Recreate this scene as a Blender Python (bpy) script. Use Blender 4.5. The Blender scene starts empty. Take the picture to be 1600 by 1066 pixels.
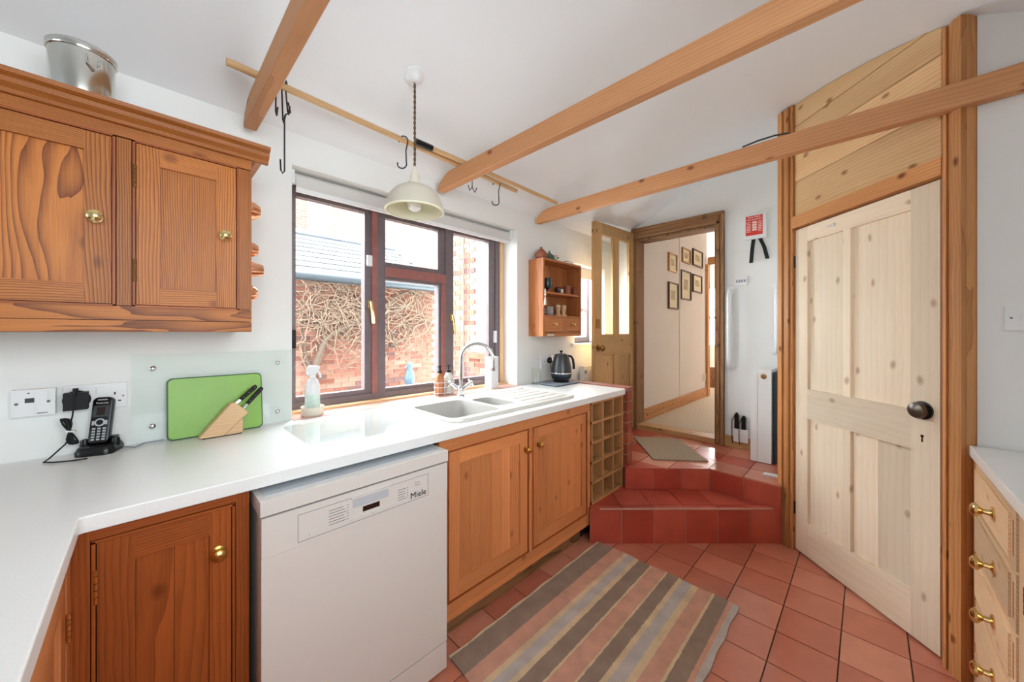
import bpy, bmesh, math, random
from mathutils import Vector, Matrix
random.seed(7)
S = bpy.context.scene
COL = S.collection
# ------------------------------------------------------------------ camera, world, light, exposure
FPX, V0, CAMH, YAW = 565.0, 519.0, 1.30, math.radians(45.5)
cam_d = bpy.data.cameras.new('camera'); cam = bpy.data.objects.new('camera', cam_d); COL.objects.link(cam)
cam.location = (0, 0, CAMH); cam.rotation_euler = (math.pi/2, 0, -YAW)
cam_d.sensor_width = 36; cam_d.lens = FPX/1600*36; cam_d.shift_y = -(533-V0)/1600; cam_d.clip_start = .02
S.camera = cam
w = bpy.data.worlds.new('overcast_sky'); S.world = w; w.use_nodes = True
bg = w.node_tree.nodes['Background']; bg.inputs[0].default_value = (.93, .965, 1, 1); bg.inputs[1].default_value = 22.0
def area(name, loc, rot, sx, sy, power, col=(1, 1, 1)):
    l = bpy.data.lights.new(name, 'AREA'); l.shape = 'RECTANGLE'; l.size = sx; l.size_y = sy; l.energy = power; l.color = col
    o = bpy.data.objects.new(name, l); COL.objects.link(o); o.location = loc; o.rotation_euler = rot
    return o
# added fill lights on the solid left and south walls, then side-window daylight
area('fill_light_left', (-4.585, .45, 1.25), (0, -math.pi/2, 0), 1.9, 2.2, 33, (.85, .945, 1)).data.spread = math.radians(140)
area('fill_light_south', (.2, -.888, 1.68), (math.pi/2, 0, 0), 1.5, .94, 22, (.85, .945, 1)).data.spread = math.radians(130)
area('daylight_side_window', (2.96, 2.12, 1.56), (-math.pi/2, 0, 0), .50, .70, 46, (.9, .96, 1))
def point(name, loc, power, col, r=.08):
    l = bpy.data.lights.new(name, 'POINT'); l.energy = power; l.color = col; l.shadow_soft_size = r
    o = bpy.data.objects.new(name, l); COL.objects.link(o); o.location = loc
point('hall_lamp_light', (6.7, .55, 2.35), 15, (1, .86, .74))
S.view_settings.view_transform = 'Standard'; S.view_settings.look = 'None'
S.view_settings.exposure = 0.0; S.view_settings.gamma = 1; S.view_settings.use_curve_mapping = False
S.cycles.use_denoising = True

# ------------------------------------------------------------------ pixel -> place helpers
FWD = (math.sin(YAW), math.cos(YAW)); RGT = (math.cos(YAW), -math.sin(YAW))
def ray(u, v):
    t = (u-800)/FPX
    return Vector((FWD[0]+RGT[0]*t, FWD[1]+RGT[1]*t, (V0-v)/FPX))
def on_y(u, v, Y): r = ray(u, v); return Vector((0, 0, CAMH)) + r*(Y/r.y)
def on_x(u, v, X): r = ray(u, v); return Vector((0, 0, CAMH)) + r*(X/r.x)
def on_z(u, v, z): r = ray(u, v); return Vector((0, 0, CAMH)) + r*((z-CAMH)/r.z)
def xat(u, Y): return on_y(u, V0, Y).x
def zat(u, v, Y): return on_y(u, v, Y).z

# ------------------------------------------------------------------ materials
def lin(c):
    return tuple(((x/255)/12.92 if x/255 <= .04045 else ((x/255+.055)/1.055)**2.4) for x in c) + (1,)
MATS = {}
def principled(name):
    m = bpy.data.materials.new(name); m.use_nodes = True
    nt = m.node_tree; b = nt.nodes['Principled BSDF']; MATS[name] = m
    return m, nt, b
def N(nt, kind, **kw):
    n = nt.nodes.new(kind)
    for k, v in kw.items():
        if k.startswith('_'): setattr(n, k[1:], v)
        else:
            key = int(k[1:]) if k[0] == 'i' and k[1:].isdigit() else k.replace('_', ' ')
            n.inputs[key].default_value = v
    return n
def plain(name, col, rough=.5, metal=0, noise=0, nscale=20, bump=0, bscale=200, coat=0, trans=0, ior=1.45, emit=0):
    m, nt, b = principled(name)
    b.inputs['Base Color'].default_value = lin(col); b.inputs['Roughness'].default_value = rough; b.inputs['Metallic'].default_value = metal
    b.inputs['Coat Weight'].default_value = coat; b.inputs['Transmission Weight'].default_value = trans; b.inputs['IOR'].default_value = ior
    if emit: b.inputs['Emission Color'].default_value = lin(col); b.inputs['Emission Strength'].default_value = emit
    tc = N(nt, 'ShaderNodeTexCoord')
    if noise:
        n = N(nt, 'ShaderNodeTexNoise', Scale=nscale, Detail=4.0); nt.links.new(tc.outputs['Object'], n.inputs['Vector'])
        r = N(nt, 'ShaderNodeValToRGB'); c = lin(col)
        r.color_ramp.elements[0].position = .3; r.color_ramp.elements[1].position = .7
        r.color_ramp.elements[0].color = tuple(x*(1-noise) for x in c[:3])+(1,); r.color_ramp.elements[1].color = tuple(min(1, x*(1+noise*.6)) for x in c[:3])+(1,)
        nt.links.new(n.outputs['Fac'], r.inputs['Fac']); nt.links.new(r.outputs[0], b.inputs['Base Color'])
    if bump:
        n2 = N(nt, 'ShaderNodeTexNoise', Scale=bscale, Detail=3.0); nt.links.new(tc.outputs['Object'], n2.inputs['Vector'])
        bp = N(nt, 'ShaderNodeBump', Strength=bump, Distance=.002); nt.links.new(n2.outputs['Fac'], bp.inputs['Height']); nt.links.new(bp.outputs[0], b.inputs['Normal'])
    return m
def glass(name, tint=(255, 255, 255), f=1.0, rough=0.0):
    m = bpy.data.materials.new(name); m.use_nodes = True; nt = m.node_tree; nt.nodes.remove(nt.nodes['Principled BSDF'])
    out = nt.nodes['Material Output']; t = N(nt, 'ShaderNodeBsdfTransparent'); t.inputs[0].default_value = lin(tint)
    g = N(nt, 'ShaderNodeBsdfGlossy'); g.inputs['Roughness'].default_value = rough
    fr = N(nt, 'ShaderNodeLayerWeight', Blend=.5); pw = N(nt, 'ShaderNodeMath', _operation='POWER'); pw.inputs[1].default_value = 4.0
    mu = N(nt, 'ShaderNodeMath', _operation='MULTIPLY_ADD', _use_clamp=True); mu.inputs[1].default_value = .5*f; mu.inputs[2].default_value = .03*f
    mx = N(nt, 'ShaderNodeMixShader')
    nt.links.new(fr.outputs['Facing'], pw.inputs[0]); nt.links.new(pw.outputs[0], mu.inputs[0]); nt.links.new(mu.outputs[0], mx.inputs[0]); nt.links.new(t.outputs[0], mx.inputs[1]); nt.links.new(g.outputs[0], mx.inputs[2]); nt.links.new(mx.outputs[0], out.inputs[0])
    MATS[name] = m; return m
def mul_(nt, o, k):
    n = N(nt, 'ShaderNodeMath', _operation='MULTIPLY'); nt.links.new(o, n.inputs[0]); n.inputs[1].default_value = k; return n.outputs[0]
def addk(nt, a, c):
    n = N(nt, 'ShaderNodeMath', _operation='ADD'); nt.links.new(a, n.inputs[0]); nt.links.new(c, n.inputs[1]); return n.outputs[0]
def wood(name, light, dark, axis='z', spacing=.007, contrast=.6, rough=.42, knots=.5, fig=.5, stain=None):
    """procedural pine: growth rings stretched along one axis, fine fibre, knots"""
    m, nt, b = principled(name); L = nt.links.new
    tc = N(nt, 'ShaderNodeTexCoord'); oi = N(nt, 'ShaderNodeObjectInfo')
    sp = N(nt, 'ShaderNodeSeparateXYZ'); L(tc.outputs['Object'], sp.inputs[0])
    order = {'z': (0, 1, 2), 'x': (2, 1, 0), 'y': (0, 2, 1)}[axis]
    cb = N(nt, 'ShaderNodeCombineXYZ')
    for i in range(3): L(sp.outputs[order[i]], cb.inputs[i])
    def mth(op, a, bv):
        n = N(nt, 'ShaderNodeMath', _operation=op)
        if isinstance(a, float): n.inputs[0].default_value = a
        else: L(a, n.inputs[0])
        n.inputs[1].default_value = bv; return n.outputs[0]
    R = oi.outputs['Random']
    off = N(nt, 'ShaderNodeCombineXYZ')
    L(mth('MULTIPLY', mth('SUBTRACT', R, .5), .16), off.inputs[0])
    L(mth('ADD', mth('MULTIPLY', mth('FRACT', mth('MULTIPLY', R, 7.31), 0), .12), .05), off.inputs[1])
    L(mth('MULTIPLY', R, 17.0), off.inputs[2])
    ad = N(nt, 'ShaderNodeVectorMath', _operation='ADD'); L(cb.outputs[0], ad.inputs[0]); L(off.outputs[0], ad.inputs[1])
    # wobble
    mp0 = N(nt, 'ShaderNodeMapping'); mp0.inputs['Scale'].default_value = (5, 5, 1.1); L(ad.outputs[0], mp0.inputs[0])
    nz = N(nt, 'ShaderNodeTexNoise', Scale=1.6, Detail=2.0); L(mp0.outputs[0], nz.inputs['Vector'])
    sb = N(nt, 'ShaderNodeVectorMath', _operation='SUBTRACT'); L(nz.outputs['Color'], sb.inputs[0]); sb.inputs[1].default_value = (.5, .5, .5)
    sc = N(nt, 'ShaderNodeVectorMath', _operation='SCALE'); L(sb.outputs[0], sc.inputs[0]); sc.inputs['Scale'].default_value = .05*fig*2
    ad2 = N(nt, 'ShaderNodeVectorMath', _operation='ADD'); L(ad.outputs[0], ad2.inputs[0]); L(sc.outputs[0], ad2.inputs[1])
    mp = N(nt, 'ShaderNodeMapping'); mp.inputs['Scale'].default_value = (1, 1, .02); L(ad2.outputs[0], mp.inputs[0])
    wv = N(nt, 'ShaderNodeTexWave', _wave_type='RINGS', _rings_direction='Z', _wave_profile='SAW'); wv.inputs['Scale'].default_value = 2*math.pi/(20*spacing)
    wv.inputs['Distortion'].default_value = .8; wv.inputs['Detail'].default_value = 1.0; wv.inputs['Detail Scale'].default_value = 1.0
    L(mp.outputs[0], wv.inputs['Vector'])
    mpf = N(nt, 'ShaderNodeMapping'); mpf.inputs['Scale'].default_value = (1, 1, .03); L(ad.outputs[0], mpf.inputs[0])
    fb = N(nt, 'ShaderNodeTexNoise', Scale=380.0, Detail=2.0); L(mpf.outputs[0], fb.inputs['Vector'])
    mpb = N(nt, 'ShaderNodeMapping'); mpb.inputs['Scale'].default_value = (1, 1, .16); L(ad.outputs[0], mpb.inputs[0])
    br = N(nt, 'ShaderNodeTexNoise', Scale=9.0, Detail=3.0); L(mpb.outputs[0], br.inputs['Vector'])
    pw = mth('POWER', wv.outputs['Fac'], 2.2)
    def mul(o, k): return mth('MULTIPLY', o, k)
    def addn(a, c):
        n = N(nt, 'ShaderNodeMath', _operation='ADD'); L(a, n.inputs[0]); L(c, n.inputs[1]); return n.outputs[0]
    tot = addn(addn(mul(pw, contrast), mul(mth('SUBTRACT', fb.outputs['Fac'], .35), .55)), mul(mth('SUBTRACT', br.outputs['Fac'], .4), .7))
    rp = N(nt, 'ShaderNodeValToRGB'); rp.color_ramp.elements[0].color = lin(light); rp.color_ramp.elements[1].color = lin(dark)
    rp.color_ramp.elements[0].position = .05; rp.color_ramp.elements[1].position = .95; L(tot, rp.inputs['Fac'])
    col = rp.outputs[0]
    # knots
    sk_ = N(nt, 'ShaderNodeSeparateXYZ'); L(ad2.outputs[0], sk_.inputs[0]); ck = N(nt, 'ShaderNodeCombineXYZ')
    L(mul_(nt, addk(nt, sk_.outputs[0], sk_.outputs[1]), 5.0), ck.inputs[0]); L(mul_(nt, sk_.outputs[2], 3.0), ck.inputs[1])
    vo = N(nt, 'ShaderNodeTexVoronoi', _voronoi_dimensions='2D', _feature='F1'); vo.inputs['Scale'].default_value = 1.0; L(ck.outputs[0], vo.inputs['Vector'])
    kr = N(nt, 'ShaderNodeValToRGB'); kr.color_ramp.elements[0].position = .025; kr.color_ramp.elements[1].position = .075
    kr.color_ramp.elements[0].color = (knots, knots, knots, 1); kr.color_ramp.elements[1].color = (0, 0, 0, 1)
    L(vo.outputs['Distance'], kr.inputs['Fac'])
    mx = N(nt, 'ShaderNodeMix', _data_type='RGBA'); L(kr.outputs[0], mx.inputs[0]); L(col, mx.inputs[6])
    mx.inputs[7].default_value = tuple(x*k for x, k in zip(lin(dark)[:3], (.5, .34, .22)))+(1,)
    # slight piece-to-piece tone
    hs = N(nt, 'ShaderNodeHueSaturation'); L(mx.outputs[2], hs.inputs['Color'])
    L(mth('ADD', mth('MULTIPLY', mth('FRACT', mth('MULTIPLY', R, 3.7), 0), .34), .83), hs.inputs['Value'])
    L(hs.outputs[0], b.inputs['Base Color']); b.inputs['Roughness'].default_value = rough; b.inputs['Specular IOR Level'].default_value = .3
    bp = N(nt, 'ShaderNodeBump', Strength=.12, Distance=.001); L(tot, bp.inputs['Height']); L(bp.outputs[0], b.inputs['Normal'])
    return m
def wood3(name, light, dark, **kw):
    for a in 'xyz': wood(f'{name}_{a}', light, dark, axis=a, **kw)
wood3('cab', (194, 118, 52), (108, 50, 12), spacing=.0046, contrast=.75, knots=.5, fig=.35)
wood3('cabdark', (170, 88, 38), (104, 48, 18), spacing=.008, contrast=.4, knots=.5, fig=.3)
wood3('sinkcab', (228, 150, 94), (168, 92, 48), spacing=.008, contrast=.55, knots=.5, fig=.35)
wood3('beam', (210, 152, 106), (164, 108, 66), spacing=.012, contrast=.35, knots=.9, rough=.6, fig=.4)
wood3('pine', (243, 228, 204), (218, 190, 154), spacing=.03, contrast=.16, knots=.6, rough=.6)
wood3('board', (242, 204, 154), (204, 154, 100), spacing=.016, contrast=.4, knots=.8, rough=.6)
wood3('post', (214, 154, 98), (160, 98, 50), spacing=.012, contrast=.45, knots=.9, rough=.5)
wood3('olddoor', (204, 164, 112), (160, 114, 66), spacing=.016, contrast=.4, knots=.8, rough=.6)
wood3('weathered', (166, 122, 82), (92, 60, 36), spacing=.009, contrast=.6, knots=.6, rough=.7)
wood3('drawer', (232, 202, 164), (190, 142, 96), spacing=.012, contrast=.4, knots=.4, rough=.5)
wood3('rack', (206, 154, 102), (156, 104, 58), spacing=.012, contrast=.4, knots=.3, rough=.6)
wood3('shelfwood', (192, 120, 70), (140, 78, 38), spacing=.012, contrast=.5, knots=.5)
wood3('beech', (224, 188, 146), (198, 156, 112), spacing=.010, contrast=.25, knots=0, rough=.5)
wood3('rodwood', (212, 172, 126), (180, 136, 90), spacing=.02, contrast=.2, knots=0, rough=.5)
plain('wall', (238, 238, 235), .9, noise=.02, nscale=3, bump=.15, bscale=120)
plain('ceil', (240, 242, 244), .92, noise=.015, nscale=2, bump=.1, bscale=80)
plain('hallwall', (240, 230, 220), .9, bump=.2, bscale=150)
plain('carpet', (206, 186, 160), .95, noise=.2, nscale=60, bump=.6, bscale=300)
plain('dark_gap', (38, 24, 16), .9)
plain('cab_inside', (90, 52, 28), .8)
plain('white_top', (243, 243, 241), .28, noise=.03, nscale=260)
plain('white_edge', (226, 222, 216), .35)
plain('appliance', (226, 220, 214), .32)
plain('appliance_grey', (196, 200, 206), .3)
plain('white_plastic', (236, 236, 236), .35)
plain('white_paint', (238, 238, 236), .45)
plain('grey_print', (120, 118, 116), .6)
plain('black', (14, 14, 15), .3)
plain('black_matt', (22, 22, 23), .7)
plain('display', (46, 28, 22), .15)
plain('brass', (214, 176, 98), .22, 1)
plain('brass_pale', (226, 200, 140), .2, 1)
plain('old_brass', (150, 112, 62), .35, 1)
plain('chrome', (222, 224, 226), .12, 1)
plain('steel', (205, 204, 198), .16, 1)
plain('iron', (58, 56, 56), .4, .8)
plain('pewter', (110, 104, 96), .35, .9)
plain('copper', (226, 160, 122), .2, 1)
plain('sinkstone', (226, 222, 214), .38, noise=.04, nscale=400)
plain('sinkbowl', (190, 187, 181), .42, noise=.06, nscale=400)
plain('green', (128, 176, 56), .35, noise=.06, nscale=12)
plain('green_rim', (44, 92, 40), .4)
plain('silver_key', (196, 198, 202), .3, .4)
plain('blind', (214, 212, 208), .8)
plain('wframe', (114, 102, 105), .4, noise=.08, nscale=30)
plain('wframe_red', (152, 98, 92), .4, noise=.12, nscale=30)
plain('shade_out', (206, 198, 182), .4)
plain('shade_in', (236, 232, 204), .5)
plain('bulb', (250, 250, 248), .3)
plain('cream', (222, 214, 196), .5)
plain('flex', (104, 84, 62), .8)
plain('kettle', (74, 76, 78), .3, .7, noise=.06, nscale=20)
plain('kettle_low', (62, 70, 78), .35, .5)
plain('mat_blue', (62, 72, 86), .6)
plain('tray_grey', (150, 158, 168), .5)
plain('amber', (176, 108, 66), .25)
plain('pale_liquid', (214, 214, 204), .25)
plain('terracotta_pot', (156, 92, 66), .7, noise=.15, nscale=25)
plain('green_glaze', (84, 110, 92), .35, noise=.2, nscale=30)
plain('dark_glaze', (74, 46, 38), .3)
plain('goblet', (40, 58, 62), .2)
plain('mug_grey', (166, 160, 156), .4, noise=.3, nscale=50)
plain('plantpot', (150, 92, 60), .7)
plain('leaf', (88, 128, 72), .7, noise=.3, nscale=30)
plain('flower', (226, 150, 120), .6)
plain('red', (216, 58, 48), .5)
plain('print_pale', (244, 214, 204), .6)
plain('frame_dark', (84, 54, 38), .5)
plain('frame_gold', (176, 122, 70), .4, .3)
plain('paper', (236, 224, 190), .8, noise=.06, nscale=14)
plain('sketch', (196, 178, 140), .9, noise=.35, nscale=18)
plain('grille_dark', (58, 62, 66), .5)
plain('doormat', (176, 158, 134), .95, noise=.3, nscale=220, bump=.8, bscale=400)
plain('grout', (104, 74, 62), .9, noise=.2, nscale=40)
plain('grout_light', (204, 168, 148), .9)
plain('mortar', (168, 156, 146), .95); plain('pier_mortar', (176, 132, 112), .95)
plain('slate', (50, 55, 59), .7, noise=.25, nscale=8)
plain('slate_b', (64, 70, 72), .7, noise=.2, nscale=8)
plain('lead', (96, 106, 114), .5)
plain('gutter', (62, 74, 82), .4)
plain('paving', (140, 134, 126), .9, noise=.15, nscale=6)
plain('bark', (96, 84, 72), .9, noise=.3, nscale=30)
plain('twig', (132, 116, 100), .9, noise=.2, nscale=30)
plain('statue', (76, 104, 130), .5, noise=.2, nscale=20)
plain('stone_yellow', (140, 122, 84), .9, noise=.2, nscale=10)
plain('ivy', (28, 50, 34), .7, noise=.4, nscale=25)
plain('wicker', (140, 98, 66), .9, noise=.5, nscale=60)
plain('coat_white', (228, 232, 234), .6)
BR = [plain(f'brick_{i}', c, .9, noise=.22, nscale=26, bump=.5, bscale=90) for i, c in enumerate([(142, 96, 80), (152, 108, 92), (128, 82, 68), (160, 122, 106), (112, 82, 78)])]
plain('pier_brick', (176, 96, 66), .85, noise=.25, nscale=24, bump=.5, bscale=90)
plain('pier_brick_b', (156, 82, 58), .85, noise=.25, nscale=24, bump=.5, bscale=90)
TILE = [plain(f'tile_{i}', c, .3, noise=.13, nscale=7, bump=.12, bscale=60, coat=.5) for i, c in enumerate([(212, 134, 108), (204, 124, 98), (216, 142, 116), (198, 116, 92)])]
TILED = [plain(f'riser_{i}', c, .3, noise=.14, nscale=8, bump=.1, bscale=60, coat=.12) for i, c in enumerate([(190, 84, 66), (182, 76, 58), (196, 92, 72)])]
plain('sill_tile', (206, 160, 146), .35, noise=.1, nscale=10)
plain('cap_tile', (160, 92, 74), .5, noise=.2, nscale=14)
glass('pane_glass', (250, 252, 252), .9); glass('clear_glass', (253, 255, 254), 1.2); glass('splash_glass', (253, 255, 254), .7, .02)
# far brickwork: courses too far away to pick apart
def brick_far():
    m, nt, b = principled('brick_far'); L = nt.links.new
    tc = N(nt, 'ShaderNodeTexCoord'); sp = N(nt, 'ShaderNodeSeparateXYZ'); L(tc.outputs['Object'], sp.inputs[0])
    ad = N(nt, 'ShaderNodeMath', _operation='ADD'); L(sp.outputs[0], ad.inputs[0]); L(sp.outputs[1], ad.inputs[1])
    cb = N(nt, 'ShaderNodeCombineXYZ'); L(ad.outputs[0], cb.inputs[0]); L(sp.outputs[2], cb.inputs[1])
    bt = N(nt, 'ShaderNodeTexBrick'); L(cb.outputs[0], bt.inputs['Vector'])
    bt.inputs['Color1'].default_value = lin((134, 92, 78)); bt.inputs['Color2'].default_value = lin((118, 78, 66)); bt.inputs['Mortar'].default_value = lin((158, 146, 136))
    bt.inputs['Scale'].default_value = 1; bt.inputs['Mortar Size'].default_value = .008; bt.inputs['Brick Width'].default_value = .225; bt.inputs['Row Height'].default_value = .075
    L(bt.outputs[0], b.inputs['Base Color']); b.inputs['Roughness'].default_value = .9
brick_far()
def rug_mat(stops):
    m, nt, b = principled('rug_stripes'); L = nt.links.new
    tc = N(nt, 'ShaderNodeTexCoord'); nz = N(nt, 'ShaderNodeTexNoise', Scale=60.0, Detail=3.0); L(tc.outputs['Object'], nz.inputs['Vector'])
    sp = N(nt, 'ShaderNodeSeparateXYZ'); L(tc.outputs['Object'], sp.inputs[0])
    m1 = N(nt, 'ShaderNodeMath', _operation='MULTIPLY_ADD'); L(nz.outputs['Fac'], m1.inputs[0]); m1.inputs[1].default_value = .008; L(sp.outputs[1], m1.inputs[2])
    m2 = N(nt, 'ShaderNodeMath', _operation='DIVIDE'); L(m1.outputs[0], m2.inputs[0]); m2.inputs[1].default_value = .76
    rp = N(nt, 'ShaderNodeValToRGB'); rp.color_ramp.interpolation = 'CONSTANT'; cr = rp.color_ramp
    for i, (p, c) in enumerate(stops):
        e = cr.elements[i] if i < 2 else cr.elements.new(p)
        e.position = p; e.color = lin(c)
    L(m2.outputs[0], rp.inputs['Fac'])
    n2 = N(nt, 'ShaderNodeTexNoise', Scale=420.0, Detail=2.0); L(tc.outputs['Object'], n2.inputs['Vector'])
    n3 = N(nt, 'ShaderNodeTexNoise', Scale=14.0, Detail=4.0); L(tc.outputs['Object'], n3.inputs['Vector'])
    av = N(nt, 'ShaderNodeMath', _operation='ADD'); L(n2.outputs['Fac'], av.inputs[0]); L(n3.outputs['Fac'], av.inputs[1])
    mr = N(nt, 'ShaderNodeMapRange'); L(av.outputs[0], mr.inputs[0]); mr.inputs[1].default_value = .6; mr.inputs[2].default_value = 1.4; mr.inputs[3].default_value = .72; mr.inputs[4].default_value = 1.18
    hs = N(nt, 'ShaderNodeHueSaturation'); L(rp.outputs[0], hs.inputs['Color']); L(mr.outputs[0], hs.inputs['Value'])
    L(hs.outputs[0], b.inputs['Base Color']); b.inputs['Roughness'].default_value = .95
    bp = N(nt, 'ShaderNodeBump', Strength=.7, Distance=.004); L(n2.outputs['Fac'], bp.inputs['Height']); L(bp.outputs[0], b.inputs['Normal'])

# ------------------------------------------------------------------ mesh kit
class M:
    def __init__(self): self.bm = bmesh.new()
    def box(self, x0, x1, y0, y1, z0, z1):
        v = [self.bm.verts.new(p) for p in ((x0,y0,z0),(x1,y0,z0),(x1,y1,z0),(x0,y1,z0),(x0,y0,z1),(x1,y0,z1),(x1,y1,z1),(x0,y1,z1))]
        for f in ((0,3,2,1),(4,5,6,7),(0,1,5,4),(1,2,6,5),(2,3,7,6),(3,0,4,7)): self.bm.faces.new([v[i] for i in f])
        return self
    def prism(self, poly, c0, c1, axis='z'):
        def P(a, b, c): return {'z': (a, b, c), 'y': (a, c, b), 'x': (c, a, b)}[axis]
        lo = [self.bm.verts.new(P(a, b, c0)) for a, b in poly]; hi = [self.bm.verts.new(P(a, b, c1)) for a, b in poly]
        n = len(poly); fs = [self.bm.faces.new(lo[::-1]), self.bm.faces.new(hi)]
        for i in range(n): fs.append(self.bm.faces.new((lo[i], lo[(i+1) % n], hi[(i+1) % n], hi[i])))
        bmesh.ops.recalc_face_normals(self.bm, faces=fs); return self
    def loft(self, rings, cap=True, closed=True):
        vs = [[self.bm.verts.new(p) for p in r] for r in rings]; n = len(vs[0]); fs = []
        for a, b in zip(vs, vs[1:]):
            for i in range(n if closed else n-1): fs.append(self.bm.faces.new((a[i], a[(i+1) % n], b[(i+1) % n], b[i])))
        if cap: fs += [self.bm.faces.new(vs[0][::-1]), self.bm.faces.new(vs[-1])]
        bmesh.ops.recalc_face_normals(self.bm, faces=fs); return self
    def lathe(self, prof, o=(0, 0, 0), axis=(0, 0, 1), n=20, sx=1, sy=1, cap=True):
        q = Vector((0, 0, 1)).rotation_difference(Vector(axis).normalized()); o = Vector(o); rings = []
        for r, h in prof:
            r = max(r, 1e-4)
            rings.append([o + q @ Vector((r*sx*math.cos(2*math.pi*i/n), r*sy*math.sin(2*math.pi*i/n), h)) for i in range(n)])
        return self.loft(rings, cap)
    def tube(self, pts, r, n=8, r1=None):
        pts = [Vector(p) for p in pts]; rings = []; up = None
        for i, p in enumerate(pts):
            d = (pts[min(i+1, len(pts)-1)] - pts[max(i-1, 0)]).normalized()
            if up is None: up = d.orthogonal().normalized()
            up = (up - d*up.dot(d)); up = up.normalized() if up.length > 1e-5 else d.orthogonal().normalized()
            s = d.cross(up); k = i/max(1, len(pts)-1); rr = r if r1 is None else r+(r1-r)*k
            rings.append([p + (up*math.cos(2*math.pi*j/n)+s*math.sin(2*math.pi*j/n))*rr for j in range(n)])
        return self.loft(rings)
    def holed(self, outer, holes, z0, z1):
        """flat plate z0..z1 with holes"""
        for z in (z0, z1):
            es = []
            for lp in [outer]+holes:
                vs = [self.bm.verts.new((x, y, z)) for x, y in lp]
                es += [self.bm.edges.new((vs[i], vs[(i+1) % len(vs)])) for i in range(len(vs))]
            bmesh.ops.triangle_fill(self.bm, use_beauty=True, use_dissolve=True, edges=es)
        for lp in [outer]+holes:
            a = [self.bm.verts.new((x, y, z0)) for x, y in lp]; b = [self.bm.verts.new((x, y, z1)) for x, y in lp]
            for i in range(len(lp)): self.bm.faces.new((a[i], a[(i+1) % len(lp)], b[(i+1) % len(lp)], b[i]))
        bmesh.ops.remove_doubles(self.bm, verts=self.bm.verts, dist=1e-5)
        bmesh.ops.recalc_face_normals(self.bm, faces=self.bm.faces); return self
    def mesh(self, name, off=(0, 0, 0), bevel=0, smooth=False, seg=1):
        if bevel:
            es = [e for e in self.bm.edges if len(e.link_faces) == 2 and e.calc_face_angle(0) > .6]
            bmesh.ops.bevel(self.bm, geom=es, offset=bevel, segments=seg, affect='EDGES', profile=.5, clamp_overlap=True)
        if any(off): bmesh.ops.translate(self.bm, verts=self.bm.verts, vec=-Vector(off))
        me = bpy.data.meshes.new(name); self.bm.to_mesh(me); self.bm.free()
        if smooth: me.shade_smooth(); me.set_sharp_from_angle(angle=math.radians(38))
        return me
def link(name, me, mat, parent=None):
    o = bpy.data.objects.new(name, me); COL.objects.link(o)
    if mat and not me.materials: me.materials.append(MATS[mat] if isinstance(mat, str) else mat)
    if parent: o.parent = parent
    return o
def tag(o, label, cat, group=None):
    o['label'] = label; o['category'] = cat
    if group: o['group'] = group
    return o
def rrect(x0, x1, y0, y1, r, n=5):
    p = []
    for cx, cy, a0 in ((x1-r, y1-r, 0), (x0+r, y1-r, 90), (x0+r, y0+r, 180), (x1-r, y0+r, 270)):
        for i in range(n+1): a = math.radians(a0+90*i/n); p.append((cx+r*math.cos(a), cy+r*math.sin(a)))
    return p
class G:
    """a thing: an Empty at its base that parents its parts. rz == 0: parts are given in world coordinates; otherwise in local ones"""
    def __init__(s, name, label=None, cat=None, loc=(0, 0, 0), rz=None, group=None, kind=None):
        s.o = bpy.data.objects.new(name, None); COL.objects.link(s.o); s.o.empty_display_size = .05
        s.o.location = loc; s.off = loc if rz is None else (0, 0, 0)
        if rz is not None: s.o.rotation_euler.z = rz
        if label: tag(s.o, label, cat, group)
        if kind: s.o['kind'] = kind
    def add(s, name, m, mat, parent=None, bevel=0, smooth=False, seg=1, label=None, kind=None):
        o = link(name, m.mesh(name, s.off, bevel, smooth, seg), mat, parent or s.o)
        if label: o['label'] = label
        if kind: o['kind'] = kind
        return o
    def box(s, name, x0, x1, y0, y1, z0, z1, mat, parent=None, bevel=.0015, **k):
        return s.add(name, M().box(x0, x1, y0, y1, z0, z1), mat, parent, bevel, **k)
def solo(name, label, cat, m, mat, group=None, bevel=0, smooth=False, seg=1, origin=None):
    me = m.mesh(name, origin or (0, 0, 0), bevel, smooth, seg); o = link(name, me, mat)
    if origin: o.location = origin
    return tag(o, label, cat, group)
def struct(name, m, mat, label=None, bevel=0, smooth=False):
    o = link(name, m.mesh(name, (0, 0, 0), bevel, smooth), mat); o['kind'] = 'structure'
    if label: o['label'] = label
    return o
def sub(parent, name, m, mat, bevel=0, smooth=False, label=None):
    o = link(name, m.mesh(name, (0, 0, 0), bevel, smooth), mat, parent)
    if label: o['label'] = label
    return o
def text_part(parent, name, txt, size, mw, mat, off=(0, 0, 0), depth=.0004):
    cu = bpy.data.curves.new('t', 'FONT'); cu.body = txt; cu.size = size; cu.extrude = depth; cu.align_x = 'CENTER'; cu.align_y = 'CENTER'; cu.resolution_u = 2
    ob = bpy.data.objects.new('t', cu); COL.objects.link(ob)
    dg = bpy.context.evaluated_depsgraph_get(); me = bpy.data.meshes.new_from_object(ob.evaluated_get(dg))
    bpy.data.objects.remove(ob); bpy.data.curves.remove(cu)
    me.transform(mw); me.transform(Matrix.Translation(-Vector(off))); me.materials.clear(); me.materials.append(MATS[mat]); me.name = name
    o = bpy.data.objects.new(name, me); COL.objects.link(o); o.parent = parent; return o
def frame_m(origin, xax, yax):
    x = Vector(xax).normalized(); y = Vector(yax).normalized(); z = x.cross(y)
    return Matrix(((x.x, y.x, z.x, origin[0]), (x.y, y.y, z.y, origin[1]), (x.z, y.z, z.z, origin[2]), (0, 0, 0, 1)))

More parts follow.
